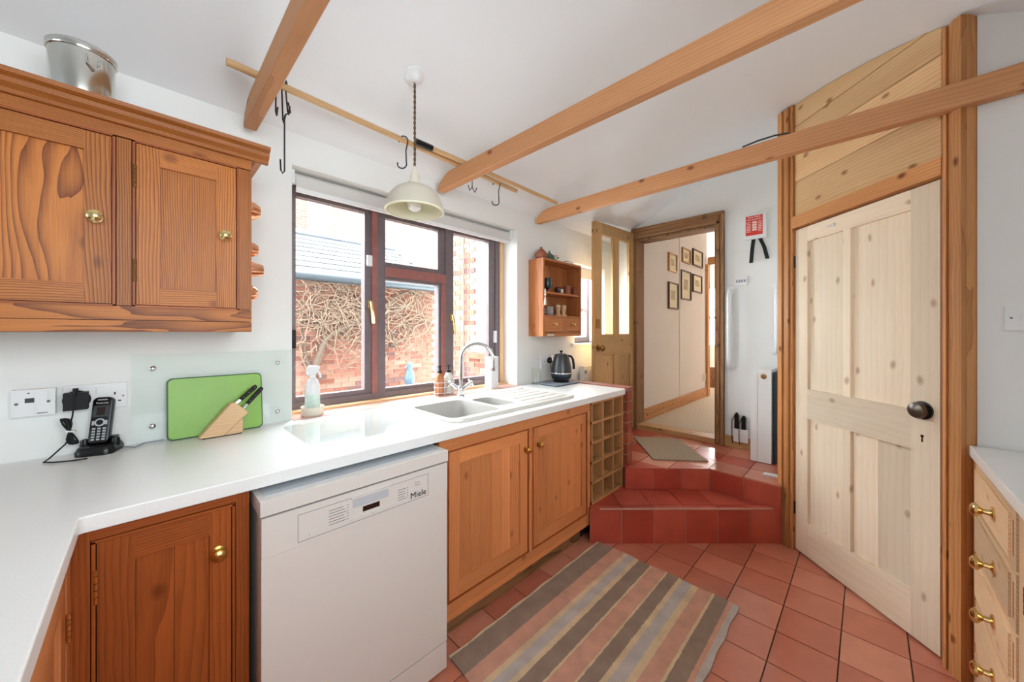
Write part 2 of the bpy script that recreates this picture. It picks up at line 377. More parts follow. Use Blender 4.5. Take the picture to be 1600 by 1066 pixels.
# ------------------------------------------------------------------ room shell
YW, XB = 1.87, 3.38                 # window wall, back (doorway) wall
EAVE, SLOPE, YMID = 2.21, .45, .50
def ceil_z(y):
    a = abs(y-YMID)
    if a > .70: return EAVE + SLOPE*(YW-YMID-a)
    z7 = EAVE + SLOPE*(YW-YMID-.70); k = SLOPE/(2*.70)
    return z7 + k*(.49-a*a)
def wall_cells(a_lines, b_lines, holes):
    for a0, a1 in zip(a_lines, a_lines[1:]):
        for b0, b1 in zip(b_lines, b_lines[1:]):
            am, bm_ = (a0+a1)/2, (b0+b1)/2
            if not any(h[0] < am < h[1] and h[2] < bm_ < h[3] for h in holes): yield a0, a1, b0, b1
def wall(name, axis, c0, c1, a0, a1, z0, z1, holes, mat, label=None):
    A = sorted({a0, a1, *[h[0] for h in holes], *[h[1] for h in holes]}); B = sorted({z0, z1, *[h[2] for h in holes], *[h[3] for h in holes]})
    m = M()
    for p0, p1, q0, q1 in wall_cells(A, B, holes):
        if axis == 'y': m.box(p0, p1, c0, c1, q0, q1)
        else: m.box(c0, c1, p0, p1, q0, q1)
    bmesh.ops.remove_doubles(m.bm, verts=m.bm.verts, dist=1e-5)
    seen = {}
    for f in list(m.bm.faces):
        k = tuple(sorted(v.index for v in f.verts)) if False else frozenset(f.verts)
        seen.setdefault(k, []).append(f)
    bmesh.ops.delete(m.bm, geom=[f for fs in seen.values() if len(fs) > 1 for f in fs], context='FACES_ONLY')
    return struct(name, m, mat, label)
WX0, WX1, WZ0, WZ1 = .472, 1.957, .895, 2.065
W2 = (2.70, 3.22, 1.20, 1.92)
DOORW = (.90, 1.62, .30, 2.21)       # doorway in the back wall (y0,y1,z0,z1)
wall('wall_window', 'y', YW, 2.16, -4.8, 3.5, -.1, 2.75, [(WX0, WX1, WZ0, WZ1), W2], 'wall')
wall('wall_back', 'x', XB, 3.50, .2, 1.87, -.1, 2.75, [DOORW], 'wall')
wall('wall_left', 'x', -4.74, -4.60, -1.1, YW, -.1, 2.75, [], 'wall')
wall('wall_south', 'y', -1.04, -.90, -4.60, 2.3, -.1, 2.75, [], 'wall')
for nm, fx in (('window_4', [(-4.60, -4.57, y0, y1, z0, z1) for y0, y1, z0, z1 in ((-.72, -.65, .23, 2.27), (1.55, 1.62, .23, 2.27), (-.65, 1.55, .23, .30), (-.65, 1.55, 2.2, 2.27))]), ('window_5', [(x0, x1, -.90, -.87, z0, z1) for x0, x1, z0, z1 in ((-.62, -.55, .98, 2.22), (.95, 1.02, .98, 2.22), (-.55, .95, .98, 1.05), (-.55, .95, 2.15, 2.22))])):
    m = M()
    for q in fx: m.box(*q)
    struct(nm, m, 'white_paint', 'white frame added round a fill light on the solid wall')  # unseen frames added round the fill lights; the walls are solid
struct('wall_right', M().box(2.16, 2.26, -.90, -.29, -.1, 2.75), 'wall')
struct('wall_cupboard', M().box(2.83, 3.38, .27, .37, .0, 2.75), 'wall')
m = M(); ys = [1.95-.05*i for i in range(int((1.95+1.10)/.05)+1)]
prof = [(y, ceil_z(y)) for y in ys] + [(y, ceil_z(y)+.08) for y in reversed(ys)]
m.prism(prof, -4.74, 3.5, 'x'); struct('ceiling', m, 'ceil', smooth=True)
struct('unseen_sky_block', M().box(-5.5, 9.5, -1.6, 2.1, 3.0, 7.5), 'brick_far', 'unseen block added above the kitchen to shade the courtyard')  # unseen mass added to keep sky light off the courtyard walls
# floor
floor = struct('floor', M().box(-4.74, 3.5, -1.1, 2.1, -.12, -.003), 'grout')
TS = .203; me_t = [M().box(.002, TS-.003, .002, TS-.003, -.004, .0015).mesh('floor_tile', (0, 0, 0), .0015) for _ in range(4)]
for i in range(4): me_t[i].materials.append(TILE[i])
for i in range(-2, 15):
    for j in range(-4, 6):
        x, y = .097+TS*(i-1), .284+TS*(j-1)
        if x < -.2 or x*FWD[0]+y*FWD[1] > 2.36 or (x-y) > 2.50 or y > 1.28: continue
        t = link('floor_tile', me_t[random.randrange(4)], None, floor); t.location = (x, y, 0)
# lower step, square to the camera axis (45 degrees to the walls); local x to the right, y away
R0, D0 = .479, 2.219; SZ, LZ = .216, .361
def rd(r, d): return (FWD[0]*d+RGT[0]*r, FWD[1]*d+RGT[1]*r)
step = G('tiled_step', 'lower terracotta tiled step set diagonally before the landing', 'step', (*rd(R0, D0), 0), -YAW)
step.add('core', M().prism([(0, .003), (1.178, .003), (1.25, .04), (.98, .38), (.5, .45), (.24, .3), (.06, .3)], .0, SZ-.009), 'grout_light')
for i in range(6):
    step.box('riser_tile', i*.1965+.002, (i+1)*.1965-.002, 0, .012, .002, SZ-.010, TILED[i % 3], bevel=.002)
    for k, (d0, d1) in enumerate(((.0, .045), (.049, .245), (.249, .34))):
        if k == 2 and i == 5: continue
        step.box('tread_tile', i*.1965+.002+(.098 if 0 else 0), (i+1)*.1965-.002, d0, d1, SZ-.009, SZ, TILED[(i+k) % 3], bevel=.002)
step.add('worn_edge_highlight', M().box(.06, 1.12, -.003, .006, SZ-.006, SZ+.002), 'sill_tile', bevel=.001, label='pale worn edge strip with painted highlight')  # worn tile edge, with its highlight put into the pale colour
# landing
LP = [(2.33, 1.19), (2.722, .768), (2.722, .372), (3.378, .372), (3.378, 1.868), (2.395, 1.868)]
landing = G('tiled_landing', 'terracotta tiled landing at the top of the steps', 'landing', (2.9, 1.1, 0))
landing.add('core', M().prism([(2.335, 1.1935), (2.726, .7705), (2.726, .376), (3.37, .376), (3.37, 1.86), (2.40, 1.86), (2.381, 1.2305)], SZ+.001, LZ-.009), 'grout_light')
def clip(poly, region):
    out = poly
    for i in range(len(region)):
        (ax, ay), (bx, by) = region[i], region[(i+1) % len(region)]; inp, out = out, []
        side = lambda p: (bx-ax)*(p[1]-ay)-(by-ay)*(p[0]-ax)
        for k in range(len(inp)):
            p, q = inp[k], inp[(k+1) % len(inp)]; sp, sq = side(p), side(q)
            if sp >= 0: out.append(p)
            if sp*sq < 0: f = sp/(sp-sq); out.append((p[0]+(q[0]-p[0])*f, p[1]+(q[1]-p[1])*f))
        if len(out) < 3: return []
    return out
REG = ([(2.723, .372), (3.378, .372), (3.378, 1.868), (2.723, 1.868)], [(2.33, 1.19), (2.721, .769), (2.721, 1.868), (2.395, 1.868)], [(2.33, 1.19), (2.721, .769), (2.721, 1.232), (2.379, 1.232)], [(2.379, 1.2325), (2.721, 1.2325), (2.721, 1.868), (2.395, 1.868)])
for i in range(-2, 4):
    for j in range(0, 8):
        x, y = 2.722+TS*i, .372+TS*j
        for rg_ in ((0,) if i >= 0 else (1,) if i == -1 else (2, 3)):
          p = clip([(x+.002, y+.002), (x+TS-.002, y+.002), (x+TS-.002, y+TS-.002), (x+.002, y+TS-.002)], REG[rg_])
          if len(p) >= 3 and abs(sum(p[k][0]*p[(k+1) % len(p)][1]-p[(k+1) % len(p)][0]*p[k][1] for k in range(len(p))))/2 > .0004:
            landing.add('floor_tile', M().prism(p, LZ-.009, LZ), (TILE+TILED)[(i*3+j) % 7], bevel=.001)
ax, ay = rd(.775, 2.49); 
e = Vector((LP[1][0]-LP[0][0], LP[1][1]-LP[0][1])); e /= 3; nrm = Vector((e.y, -e.x)).normalized()*-1
for i in range(3):
    a = Vector(LP[0])+e*i; b = Vector(LP[0])+e*(i+1); g = e.normalized()*.002; n2 = -Vector((e.y, -e.x)).normalized()
    if n2.dot(Vector((1, 1))) < 0: n2 = -n2
    q = [a+g, b-g, b-g+n2*.011, a+g+n2*.011]
    landing.add('riser_tile', M().prism([tuple(v) for v in q], SZ+.001, LZ-.010), TILED[i % 3], bevel=.002)
landing.add('riser_tile', M().prism([(2.329, 1.192), (2.338, 1.185), (2.385, 1.226), (2.376, 1.2305)], SZ+.001, LZ-.010), TILED[0])
for i in range(2): landing.box('riser_tile', 2.722, 2.733, .770-.198*(i+1)+.002, .770-.198*i-.002, SZ+.001, LZ-.010, TILED[(i+1) % 3], bevel=.002)

# ------------------------------------------------------------------ hall beyond the doorway
HZ = .40
struct('floor_hall', M().box(3.40, 9.2, .0, 3.2, HZ-.06, HZ), 'carpet')
struct('wall_hall_left', M().box(3.50, 5.58, 1.62, 1.74, HZ, 2.9), 'hallwall')
struct('trim_hall_corner', M().box(4.53, 4.57, 1.612, 1.62, HZ+.12, 2.9), 'hallwall')
struct('wall_hall_right', M().box(3.50, 9.2, .10, .20, HZ, 2.9), 'hallwall')
struct('wall_hall_end', M().box(9.1, 9.2, .1, 3.2, HZ, 1.0).box(9.1, 9.2, .1, 3.2, 2.3, 2.9).box(9.1, 9.2, .1, 1.3, 1.0, 2.3).box(9.1, 9.2, 2.9, 3.2, 1.0, 2.3), 'hallwall')
struct('wall_far_room', M().box(5.58, 9.2, 3.1, 3.2, HZ, 2.9).box(5.48, 5.58, 1.74, 3.2, HZ, 2.9), 'hallwall')
struct('ceiling_hall', M().box(3.50, 9.2, .0, 3.2, 2.85, 2.92), 'ceil')
struct('baseboard_hall', M().box(3.50, 5.52, 1.602, 1.62, HZ, HZ+.12), 'post_x', bevel=.003)
struct('trim_hall_door', M().box(5.52, 5.62, 1.59, 1.62, HZ, 2.25), 'post_z', bevel=.004)
struct('trim_hall_head', M().box(5.60, 5.70, .2, 1.62, 2.25, 2.36), 'post_y', bevel=.004)
struct('window_3', M().box(9.08, 9.12, 1.3, 1.36, 1.0, 2.3).box(9.08, 9.12, 2.1, 2.15, 1.0, 2.3).box(9.08, 9.12, 2.84, 2.9, 1.0, 2.3).box(9.08, 9.12, 1.3, 2.9, 1.6, 1.65), 'white_paint')
p = on_y(1108, 578, 2.1)
solo('wicker_basket', 'brown wicker basket on the far hall floor', 'basket', M().lathe([(.16, 0), (.2, .1), (.21, .3), (.19, .3), (.17, .06), (.01, .05)], (6.6, 1.83, HZ), n=18), 'wicker', smooth=True)
solo('wall_socket_plate', 'small beige socket plate low on the hall wall', 'socket', M().box(*sorted((on_y(1099, 590, 1.61).x, on_y(1104, 590, 1.61).x)), 1.612, 1.62, .62, .72), 'cream', bevel=.002)
# pictures on the hall wall (pixel corners on the hall wall plane)
pics = [((1043, 394), (1056, 427), 'frame_gold', 'small gold framed picture, upper left on the hall wall'),
        ((1043, 440), (1058, 484), 'frame_dark', 'tall dark framed picture, lower left on the hall wall'),
        ((1064.5, 386), (1077, 414), 'frame_gold', 'small orange framed mirror catching light on the hall wall'),
        ((1062.5, 421), (1078, 470), 'frame_dark', 'tallest dark framed drawing, centre of the hall picture cluster'),
        ((1081, 388), (1096, 420), 'frame_dark', 'dark framed print, upper right of the hall picture cluster'),
        ((1081, 428), (1095, 459), 'frame_dark', 'dark framed landscape, lower right of the hall picture cluster')]
for (u0, v0), (u1, v1), fm, lab in pics:
    Y = 1.62
    x0, x1 = on_y(u0, 500, Y).x, on_y(u1, 500, Y).x; uc = (u0+u1)/2
    z1, z0 = zat(u0, v0, Y)-.0, zat(u1, v1, Y)
    if z1 < z0: z0, z1 = z1, z0
    g = G('picture_frame', lab, 'picture', ((x0+x1)/2, Y, z0), group='pictures on the hall wall')
    f, d = .014, .022
    g.box('backing', x0+f, x1-f, Y-.008, Y, z0+f, z1-f, 'paper')
    for (a, b, c, d2) in ((x0, x0+f, z0, z1), (x1-f, x1, z0, z1)): g.box('frame_stile', a, b, Y-d, Y, c, d2, fm)
    for (c, d2) in ((z0, z0+f), (z1-f, z1)): g.box('frame_rail', x0+f, x1-f, Y-d, Y, c, d2, fm)
    w_, h_ = x1-x0, z1-z0
    g.box('print', x0+w_*.3, x1-w_*.3, Y-.0095, Y-.008, z0+h_*.35, z1-h_*.3, 'sketch', bevel=0)
# doorway trim (weathered architrave, lining, threshold)
y0, y1 = DOORW[0], DOORW[1]
struct('trim_1', M().box(XB-.022, XB, y0-.055, y0+.005, LZ, 2.30).box(XB-.034, XB, y0-.055, y0-.035, LZ, 2.30).box(XB-.03, XB, y0-.02, y0+.0, LZ, 2.30), 'weathered_z', bevel=.004, label='weathered pine architrave right of the hall doorway')
struct('trim_2', M().box(XB-.0222, XB, y0-.0555, y1+.04, 2.205, 2.301).box(XB-.036, XB, y0-.0555, y1+.02, 2.275, 2.305).box(XB-.03, XB, y0-.02, y1+.02, 2.205, 2.225), 'weathered_y', bevel=.004, label='weathered pine architrave over the hall doorway')
struct('trim_3', M().box(XB-.02, 3.52, y1-.02, y1+.03, LZ, 2.21), 'weathered_z', bevel=.003)
struct('trim_4', M().box(XB-.02, 3.52, y0-.005, y0+.015, LZ, 2.21).box(XB-.01, 3.52, y0, y1, 2.185, 2.21), 'weathered_z', bevel=.003)
struct('trim_5', M().box(XB-.015, 3.52, y0, y1, LZ, HZ+.002), 'olddoor_y', bevel=.003, label='wooden threshold of the hall doorway')
struct('baseboard_back', M().box(XB-.018, XB, .372, y0-.056, LZ, LZ+.09), 'olddoor_y', bevel=.004)
# half-glazed door, folded back against the window wall
hx, hy = 3.40, 1.665; dw = .73
fx, fy = 2.735, 1.715
ang = math.atan2(fy-hy, fx-hx)
d1 = G('door_1', None, None, (hx, hy, LZ), ang, kind='structure'); d1.o['label'] = 'stripped pine half-glazed door folded open beside the hall doorway'
DT = .036; Z1 = 1.905
def d1b(n, a, b, c, d, mat, y=(0, DT), **k): return d1.box(n, a, b, y[0], y[1], c, d, mat, **k)
wd = math.hypot(fx-hx, fy-hy)
d1b('stile', 0, .10, .01, Z1, 'olddoor_z'); d1b('stile', wd-.10, wd, .01, Z1, 'olddoor_z')
d1b('rail', .10, wd-.10, Z1-.10, Z1, 'olddoor_x'); d1b('rail', .10, wd-.10, .73, .92, 'olddoor_x'); d1b('rail', .10, wd-.10, .01, .2, 'olddoor_x')
mid = wd/2
d1b('muntin', mid-.04, mid+.04, .92, Z1-.10, 'olddoor_z'); d1b('muntin', mid-.04, mid+.04, .2, .73, 'olddoor_z')
for a, b in ((.10, mid-.04), (mid+.04, wd-.10)):
    d1b('pane', a, b, .92, Z1-.10, 'pane_glass', (.016, .020), bevel=0); d1b('panel', a, b, .2, .73, 'olddoor_z', (.012, .024))
    for q in (a, b-.01): d1b('glazing_bead', q, q+.01, .92, Z1-.10, 'olddoor_z', (.02, .03), bevel=0)
d1.add('knob', M().lathe([(.028, 0), (.028, .004), (.010, .008), (.010, .03), (.026, .038), (.028, .05), (.018, .06), (.001, .062)], (wd-.05, DT, .80), (0, 1, 0)), 'old_brass', smooth=True)
d1b('lock_plate', wd-.07, wd-.012, .97, 1.05, 'old_brass', (DT, DT+.006))

# ------------------------------------------------------------------ kitchen window (window_1) with blind
YF = 2.03
w1 = G('window_1', None, None, (1.2, YF, .9), kind='structure'); w1.o['label'] = 'dark brown three-light casement window over the sink'
FZ0, FZ1 = .915, 2.055
ML0, ML1 = xat(588, YF), xat(600, YF); MR0, MR1 = xat(695, YF), xat(707, YF)
XL, XR = WX0+.004, WX1-.04
fr = lambda n, a, b, c, d, mat='wframe', y=(YF-.01, YF+.05), **k: w1.box(n, a, b, y[0], y[1], c, d, mat, bevel=.003, **k)
fr('frame_jamb', XL, XL+.045, FZ0, FZ1); fr('frame_jamb', XR-.04, XR, FZ0, FZ1)
fr('frame_head', XL+.045, XR-.04, FZ1-.05, FZ1); fr('frame_sill', XL+.045, XR-.04, FZ0, FZ0+.035)
fr('mullion', ML0, ML1, FZ0+.035, FZ1-.05); fr('mullion', MR0, MR1, FZ0+.035, FZ1-.05)
def casement(x0, x1, z0, z1, sw, mat='wframe', rw=None, y=(YF+.0, YF+.045), swl=None):
    rw = rw or sw; swl = swl or sw
    p = w1.box('pane', x0+swl, x1-sw, YF+.022, YF+.026, z0+rw, z1-rw, 'pane_glass', bevel=0)
    for a, b, mm in ((x0, x0+swl, mat), (x1-sw, x1, mat)): w1.box('casement_stile', a, b, y[0], y[1], z0, z1, mm, p, bevel=.003)
    for c, d in ((z0, z0+rw), (z1-rw, z1)): w1.box('casement_rail', x0+swl, x1-sw, y[0], y[1], c, d, mat, p, bevel=.003)
    return p
zb, zt = FZ0+.035, FZ1-.05
c1 = casement(XL+.045, ML0, zb, zt, .068, rw=.025, swl=.008)
w1.box('casement_edge', ML0-.03, ML0, YF-.012, YF+.0, zb, zt, 'wframe_red', c1, bevel=.002)
zt0, zt1 = zat(600, 432, YF), zat(600, 392, YF)
fr('transom', ML1, MR0, zt0, zt0+.055, 'wframe_red', (YF-.015, YF+.05)); 
casement(ML1, MR0, zb, zt0, .05, swl=.008, rw=.018); casement(ML1, MR0, zt0+.055, zt, .055, rw=.03, swl=.008)
w1.box('mullion_cover', MR0-.03, MR0, YF-.012, YF, zb, zt0, 'wframe_red', bevel=.002)
c3 = casement(MR1, XR-.04, zb, zt, .06, rw=.025, swl=.008)
def handle(u, v, par):
    p = on_y(u, v, YF-.012)
    w1.add('handle', M().box(p.x-.012, p.x+.012, YF-.022, YF, p.z-.015, p.z+.03).tube([(p.x, YF-.03, p.z+.02), (p.x, YF-.045, p.z-.02), (p.x+.006, YF-.045, p.z-.10)], .008, 8, .010), 'brass_pale', par, smooth=True)
handle(578, 478, c1); handle(705, 498, c3)
w1.box('hinge', XL+.03, XL+.05, YF-.02, YF+.0, 1.22, 1.31, 'black_matt', bevel=.002); w1.box('hinge', XR-.055, XR-.035, YF-.02, YF, 1.22, 1.31, 'white_plastic', bevel=.002)
p = on_y(576, 408, YF)
w1.add('latch', M().box(p.x-.014, p.x+.014, YF-.018, YF, p.z-.03, p.z+.03), 'white_plastic', bevel=.004)
struct('trim_6', M().box(WX0, WX1, YF-.06, YF+.06, WZ0+.006, FZ0), 'beech_x', bevel=.002, label='pale wooden strip under the window frame')
struct('trim_7', M().box(XR, XR+.036, YF-.02, YF+.06, FZ0, FZ1), 'beech_z', bevel=.002, label='pale wooden strip right of the window frame')
sill = G('window_sill', 'pink-red tiled window sill behind the sink', 'sill', (1.2, YW, .89))
n = 9
for i in range(n):
    a = WX0+(WX1-WX0)*i/n; b = WX0+(WX1-WX0)*(i+1)/n
    sill.box('sill_tile', a+.001, b-.001, YW-.028, YF-.06, WZ0-.0, .9025, 'sill_tile', bevel=.001)
bl = G('roller_blind', 'rolled-up pale roller blind above the kitchen window', 'blind', ((WX0+WX1)/2, 1.93, 2.0))
bl.add('roll', M().lathe([(.026, 0), (.026, WX1-WX0-.05)], (WX0+.025, 1.945, 2.03), (1, 0, 0)), 'blind', smooth=True)
bl.box('fabric', WX0+.03, WX1-.03, 1.917, 1.921, 1.975, 2.035, 'blind', bevel=0); bl.box('hem_bar', WX0+.03, WX1-.03, 1.911, 1.925, 1.962, 1.982, 'white_plastic', bevel=.003)
for x in (WX0+.004, WX1-.026): bl.box('bracket', x, x+.02, 1.915, 1.975, 2.0, 2.063, 'white_plastic')
# small side window behind the open door
w2 = G('window_2', None, None, (2.95, 2.05, 1.2), kind='structure'); w2.o['label'] = 'small sash window behind the open pine door'
a0, a1, b0, b1 = W2
w2.box('frame_jamb', a0, a0+.05, 2.05, 2.09, b0, b1, 'wframe'); w2.box('frame_jamb', a1-.05, a1, 2.05, 2.09, b0, b1, 'wframe')
w2.box('frame_head', a0+.05, a1-.05, 2.05, 2.09, b1-.05, b1, 'wframe'); w2.box('frame_sill', a0+.05, a1-.05, 2.05, 2.09, b0, b0+.05, 'wframe'); w2.box('meeting_rail', a0+.05, a1-.05, 2.045, 2.095, 1.50, 1.54, 'wframe')
w2.box('pane', a0+.05, a1-.05, 2.065, 2.069, b0+.05, 1.50, 'pane_glass', bevel=0); w2.box('pane', a0+.05, a1-.05, 2.065, 2.069, 1.54, b1-.05, 'pane_glass', bevel=0)
w2.box('sill_board', a0-.06, a1+.03, 1.845, 2.05, b0-.022, b0, 'white_paint')
b2 = G('small_roller_blind', 'small white roller blind over the side window', 'blind', (2.95, 1.93, 1.8))
b2.add('roll', M().lathe([(.022, 0), (.022, a1-a0-.02)], (a0+.01, 1.925, 1.893), (1, 0, 0)), 'blind', smooth=True); b2.box('fabric', a0+.01, a1-.01, 1.905, 1.909, 1.80, 1.90, 'blind', bevel=0)

# ------------------------------------------------------------------ outside, beyond the window
struct('ground_outside', M().box(-8, 3.2, 2.2, 16, -.35, -.25).box(3.2, 12, 4.9, 16, -.35, -.25), 'paving')
BL, BH, MJ = .225, .075, .010
def brick_meshes(along):
    out = []
    for c in range(5):
        row = []
        for L_ in (BL-MJ, BL/2-MJ):
            b = M().box(0, L_, -.012, .02, 0, BH-MJ) if along == 'x' else M().box(-.012, .02, -L_, 0, 0, BH-MJ)
            me = b.mesh('brick', (0, 0, 0), .003); me.materials.append(BR[c]); row.append(me)
        out.append(row)
    return out
def brick_face(root, along, fixed, a0, a1, z0, z1, limit, centre, holes=()):
    meshes = brick_meshes(along); cells = []
    for r in range(int((z1-z0)/BH)):
        z = z0+r*BH; a = a0-(0 if r % 2 == 0 else BL/2)
        while a < a1-.02:
            L_ = BL; q = a
            if a < a0-1e-6: L_ = BL/2; q = a0
            if q+L_ > a1+.02: L_ = BL/2
            if not any(h[0] < q+L_/2 < h[1] and h[2] < z+BH/2 < h[3] for h in holes): cells.append((q, z, 0 if L_ > BL*.7 else 1))
            a += BL
    cells.sort(key=lambda c: (c[0]-centre[0])**2+(c[1]-centre[1])**2)
    for q, z, k in cells[:limit]:
        o = link('brick', meshes[random.choice((0, 0, 1, 1, 2, 3, 4))][k], None, root); o.location = (q, fixed, z) if along == 'x' else (fixed, q+(BL if k == 0 else BL/2), z)
    rest = cells[limit:]
    if rest:
        m = M()
        for q, z, k in rest:
            L_ = (BL if k == 0 else BL/2)-MJ
            if along == 'x': m.box(q, q+L_, fixed-.012, fixed+.02, z, z+BH-MJ)
            else: m.box(fixed-.012, fixed+.02, q+.01, q+.01+L_, z, z+BH-MJ)
        o = link('brick_mass', m.mesh('brick_mass'), BR[0], root); o['kind'] = 'stuff'
YS = 6.0
shed = bpy.data.objects.new('garden_outhouse', None); COL.objects.link(shed); shed.location = (0, 0, 0)
tag(shed, 'low brick outhouse with slate roof across the courtyard', 'building')
sub(shed, 'wall', M().box(-3.0, 4.05, YS, YS+2.4, -.25, 2.18), 'mortar')
brick_face(shed, 'x', YS, .75, 3.98, -.10, 2.18, 300, (2.2, 1.0))
rx0, rx1 = -1.0, 4.12
sub(shed, 'roof', M().prism([(YS-.12, 2.16), (YS+1.9, 3.20), (YS+1.9, 3.12), (YS-.12, 2.08)], -3.0, rx1, 'x'), 'slate')
sl = [M().box(.003, .247, 0, .30, .0, .012).mesh('slate', (0, 0, 0)) for _ in range(2)]
sl[0].materials.append(MATS['slate']); sl[1].materials.append(MATS['slate_b'])
pitch = math.atan2(1.04, 2.02)
for r in range(8):
    for c in range(14):
        o = link('slate', sl[random.randrange(2)], None, shed); t = r*.27
        o.location = (.5+c*.25+(.125 if r % 2 else 0), YS-.15+t*math.cos(pitch), 2.165+t*math.sin(pitch)+.006); o.rotation_euler.x = pitch-.03
sub(shed, 'ridge_tile', M().tube([(-3, YS+1.9, 3.22), (rx1, YS+1.9, 3.22)], .09, 8), 'lead', smooth=True)
sub(shed, 'gutter', M().tube([(-3, YS-.2, 2.12), (rx1-.05, YS-.2, 2.12)], .065, 10), 'gutter', smooth=True)
wing = bpy.data.objects.new('house_wing', None); COL.objects.link(wing); tag(wing, 'red brick house wing with white sash window right of the courtyard', 'building')
XWG = 3.3; WH = (3.55, 4.05, 1.0, 2.7)
m = M()
for p0, p1, q0, q1 in wall_cells([2.3, WH[0], WH[1], 4.85], [-.25, WH[2], WH[3], 3.5], [WH]): m.box(XWG, XWG+.3, p0, p1, q0, q1)
sub(wing, 'wall', m, 'mortar')
brick_face(wing, 'y', XWG, 3.3, 4.85, .2, 3.2, 260, (4.2, 1.3), [WH])
for a, b, c, d in ((WH[0], WH[0]+.08, WH[2], WH[3]), (WH[1]-.08, WH[1], WH[2], WH[3])): sub(wing, 'sash_stile', M().box(XWG+.02, XWG+.1, a, b, c, d), 'white_paint')
for c, d in ((WH[2], WH[2]+.09), (1.75, 1.83), (WH[3]-.09, WH[3])): sub(wing, 'sash_rail', M().box(XWG+.02, XWG+.1, WH[0]+.08, WH[1]-.08, c, d), 'white_paint')
sub(wing, 'pane', M().box(XWG+.06, XWG+.065, WH[0]+.08, WH[1]-.08, WH[2]+.09, 1.75), 'appliance_grey'); sub(wing, 'pane', M().box(XWG+.06, XWG+.065, WH[0]+.08, WH[1]-.08, 1.83, WH[3]-.09), 'appliance_grey')
sub(wing, 'sill', M().box(XWG-.08, XWG+.05, WH[0]-.06, WH[1]+.06, WH[2]-.07, WH[2]), 'cap_tile', bevel=.005)
sub(wing, 'downpipe', M().tube([(XWG-.05, 4.18, -.2), (XWG-.05, 4.18, 3.45)], .012, 6), 'wframe')
house = bpy.data.objects.new('neighbour_house', None); COL.objects.link(house); tag(house, 'tall brick neighbouring house behind the outhouse roof', 'building')
sub(house, 'wall', M().box(-2, 12, 11, 13, -.25, 5.9), 'brick_far')
for (x0, x1, z0, z1) in ((3.15, 3.75, 3.9, 5.5), (.6, 1.4, 3.8, 5.5)):
    f = sub(house, 'window', M().box(x0, x1, 10.9, 11.0, z0, z1), 'white_paint', bevel=.02)
    for k in range(2): sub(f, 'pane', M().box(x0+.08, x1-.08, 10.88, 10.9, z0+.1+k*(z1-z0)/2, z0+(k+1)*(z1-z0)/2-.08), 'appliance_grey')
sub(house, 'drainpipe', M().tube([(2.75, 10.93, 0), (2.75, 10.93, 5.8)], .06, 8), 'gutter')
# ivy on the neighbour's wall
m = M(); rr = random.Random(3)
for _ in range(1500):
    cx = rr.choice((1.35, 1.6, 1.95))+rr.gauss(0, .16); cz = 3.6+min(2.2, abs(rr.gauss(0, .9))); a = rr.uniform(0, 6.28); s_ = rr.uniform(.04, .08)
    q = [Vector((cx+s_*math.cos(a+k*1.57), 10.86+rr.uniform(-.05, .05), cz+s_*math.sin(a+k*1.57))) for k in range(4)]
    m.bm.faces.new([m.bm.verts.new(v) for v in q])
o = solo('ivy_foliage', 'dark green ivy climbing the neighbouring brick house', 'ivy', m, 'ivy'); o['kind'] = 'stuff'
# bare climbing shrub trained on the outhouse wall
cs = G('climbing_shrub', 'bare leafless climbing shrub spread over the outhouse wall', 'shrub', (1.35, YS-.1, -.25))
def onshed(u, v, off=.10): return on_y(u, v, YS-off)
trunk = [onshed(*q) for q in ((476, 628), (486, 598), (497, 560), (508, 532), (522, 520), (545, 510), (562, 497), (578, 490), (600, 480), (640, 478))]
cs.add('trunk', M().tube(trunk, .055, 8, .03), 'bark', smooth=True)
for pts in (((490, 590), (478, 560), (472, 520), (478, 490)), ((508, 532), (500, 505), (512, 480), (530, 462), (545, 450)), ((562, 497), (556, 470), (540, 452)), ((600, 480), (622, 462), (640, 455), (660, 468)), ((610, 540), (618, 535), (632, 530), (640, 510), (655, 500), (672, 505)), ((620, 545), (612, 520), (600, 505))):
    cs.add('branch', M().tube([onshed(*q) for q in pts], .032, 6, .012), 'bark', smooth=True)
m = M(); rr = random.Random(11)
for _ in range(330):
    u = rr.uniform(466, 684); v = rr.gauss(487, 22) if rr.random() < .8 else rr.gauss(525, 25); v = min(max(v, 448), 580)
    p = onshed(u, v, .12); a = rr.uniform(0, 6.28); pts = [p]
    for k in range(rr.randint(4, 8)):
        a += rr.gauss(0, .55); p = p+Vector((.11*math.cos(a), rr.uniform(-.03, .03), .09*math.sin(a)-.012)); p.y = min(p.y, YS-.03)
        if p.z > 2.05: p.z = 2.05
        pts.append(p)
    m.tube(pts, .009, 4, .004)
cs.add('twig_mass', m, 'twig', kind='stuff')
st = on_y(640, 612, 5.6)
g = G('garden_statue', 'small blue-grey bird statue in front of the outhouse wall', 'statue', (st.x, 5.6, -.25))
g.add('pedestal', M().lathe([(.14, -.25), (.14, .30), (.17, .33), (.17, .38), (.01, .40)], (st.x, 5.6, 0), n=16), 'stone_yellow', smooth=True)
g.add('body', M().lathe([(.06, .39), (.09, .45), (.095, .53), (.07, .62), (.042, .67), (.056, .72), (.035, .77), (.005, .785)], (st.x, 5.6, 0), n=14, sx=1, sy=.7), 'statue', smooth=True)
g.add('beak', M().tube([(st.x-.03, 5.6, .73), (st.x-.12, 5.58, .69)], .018, 6, .004), 'statue', smooth=True)
st2 = on_y(598, 620, 5.7)
solo('garden_mound', 'pale yellow planter tub below the climbing shrub', 'planter', M().lathe([(.20, -.25), (.26, .2), (.24, .26), (.14, .32), (.01, .34)], (st2.x, 5.55, 0), n=18), 'stone_yellow', smooth=True)

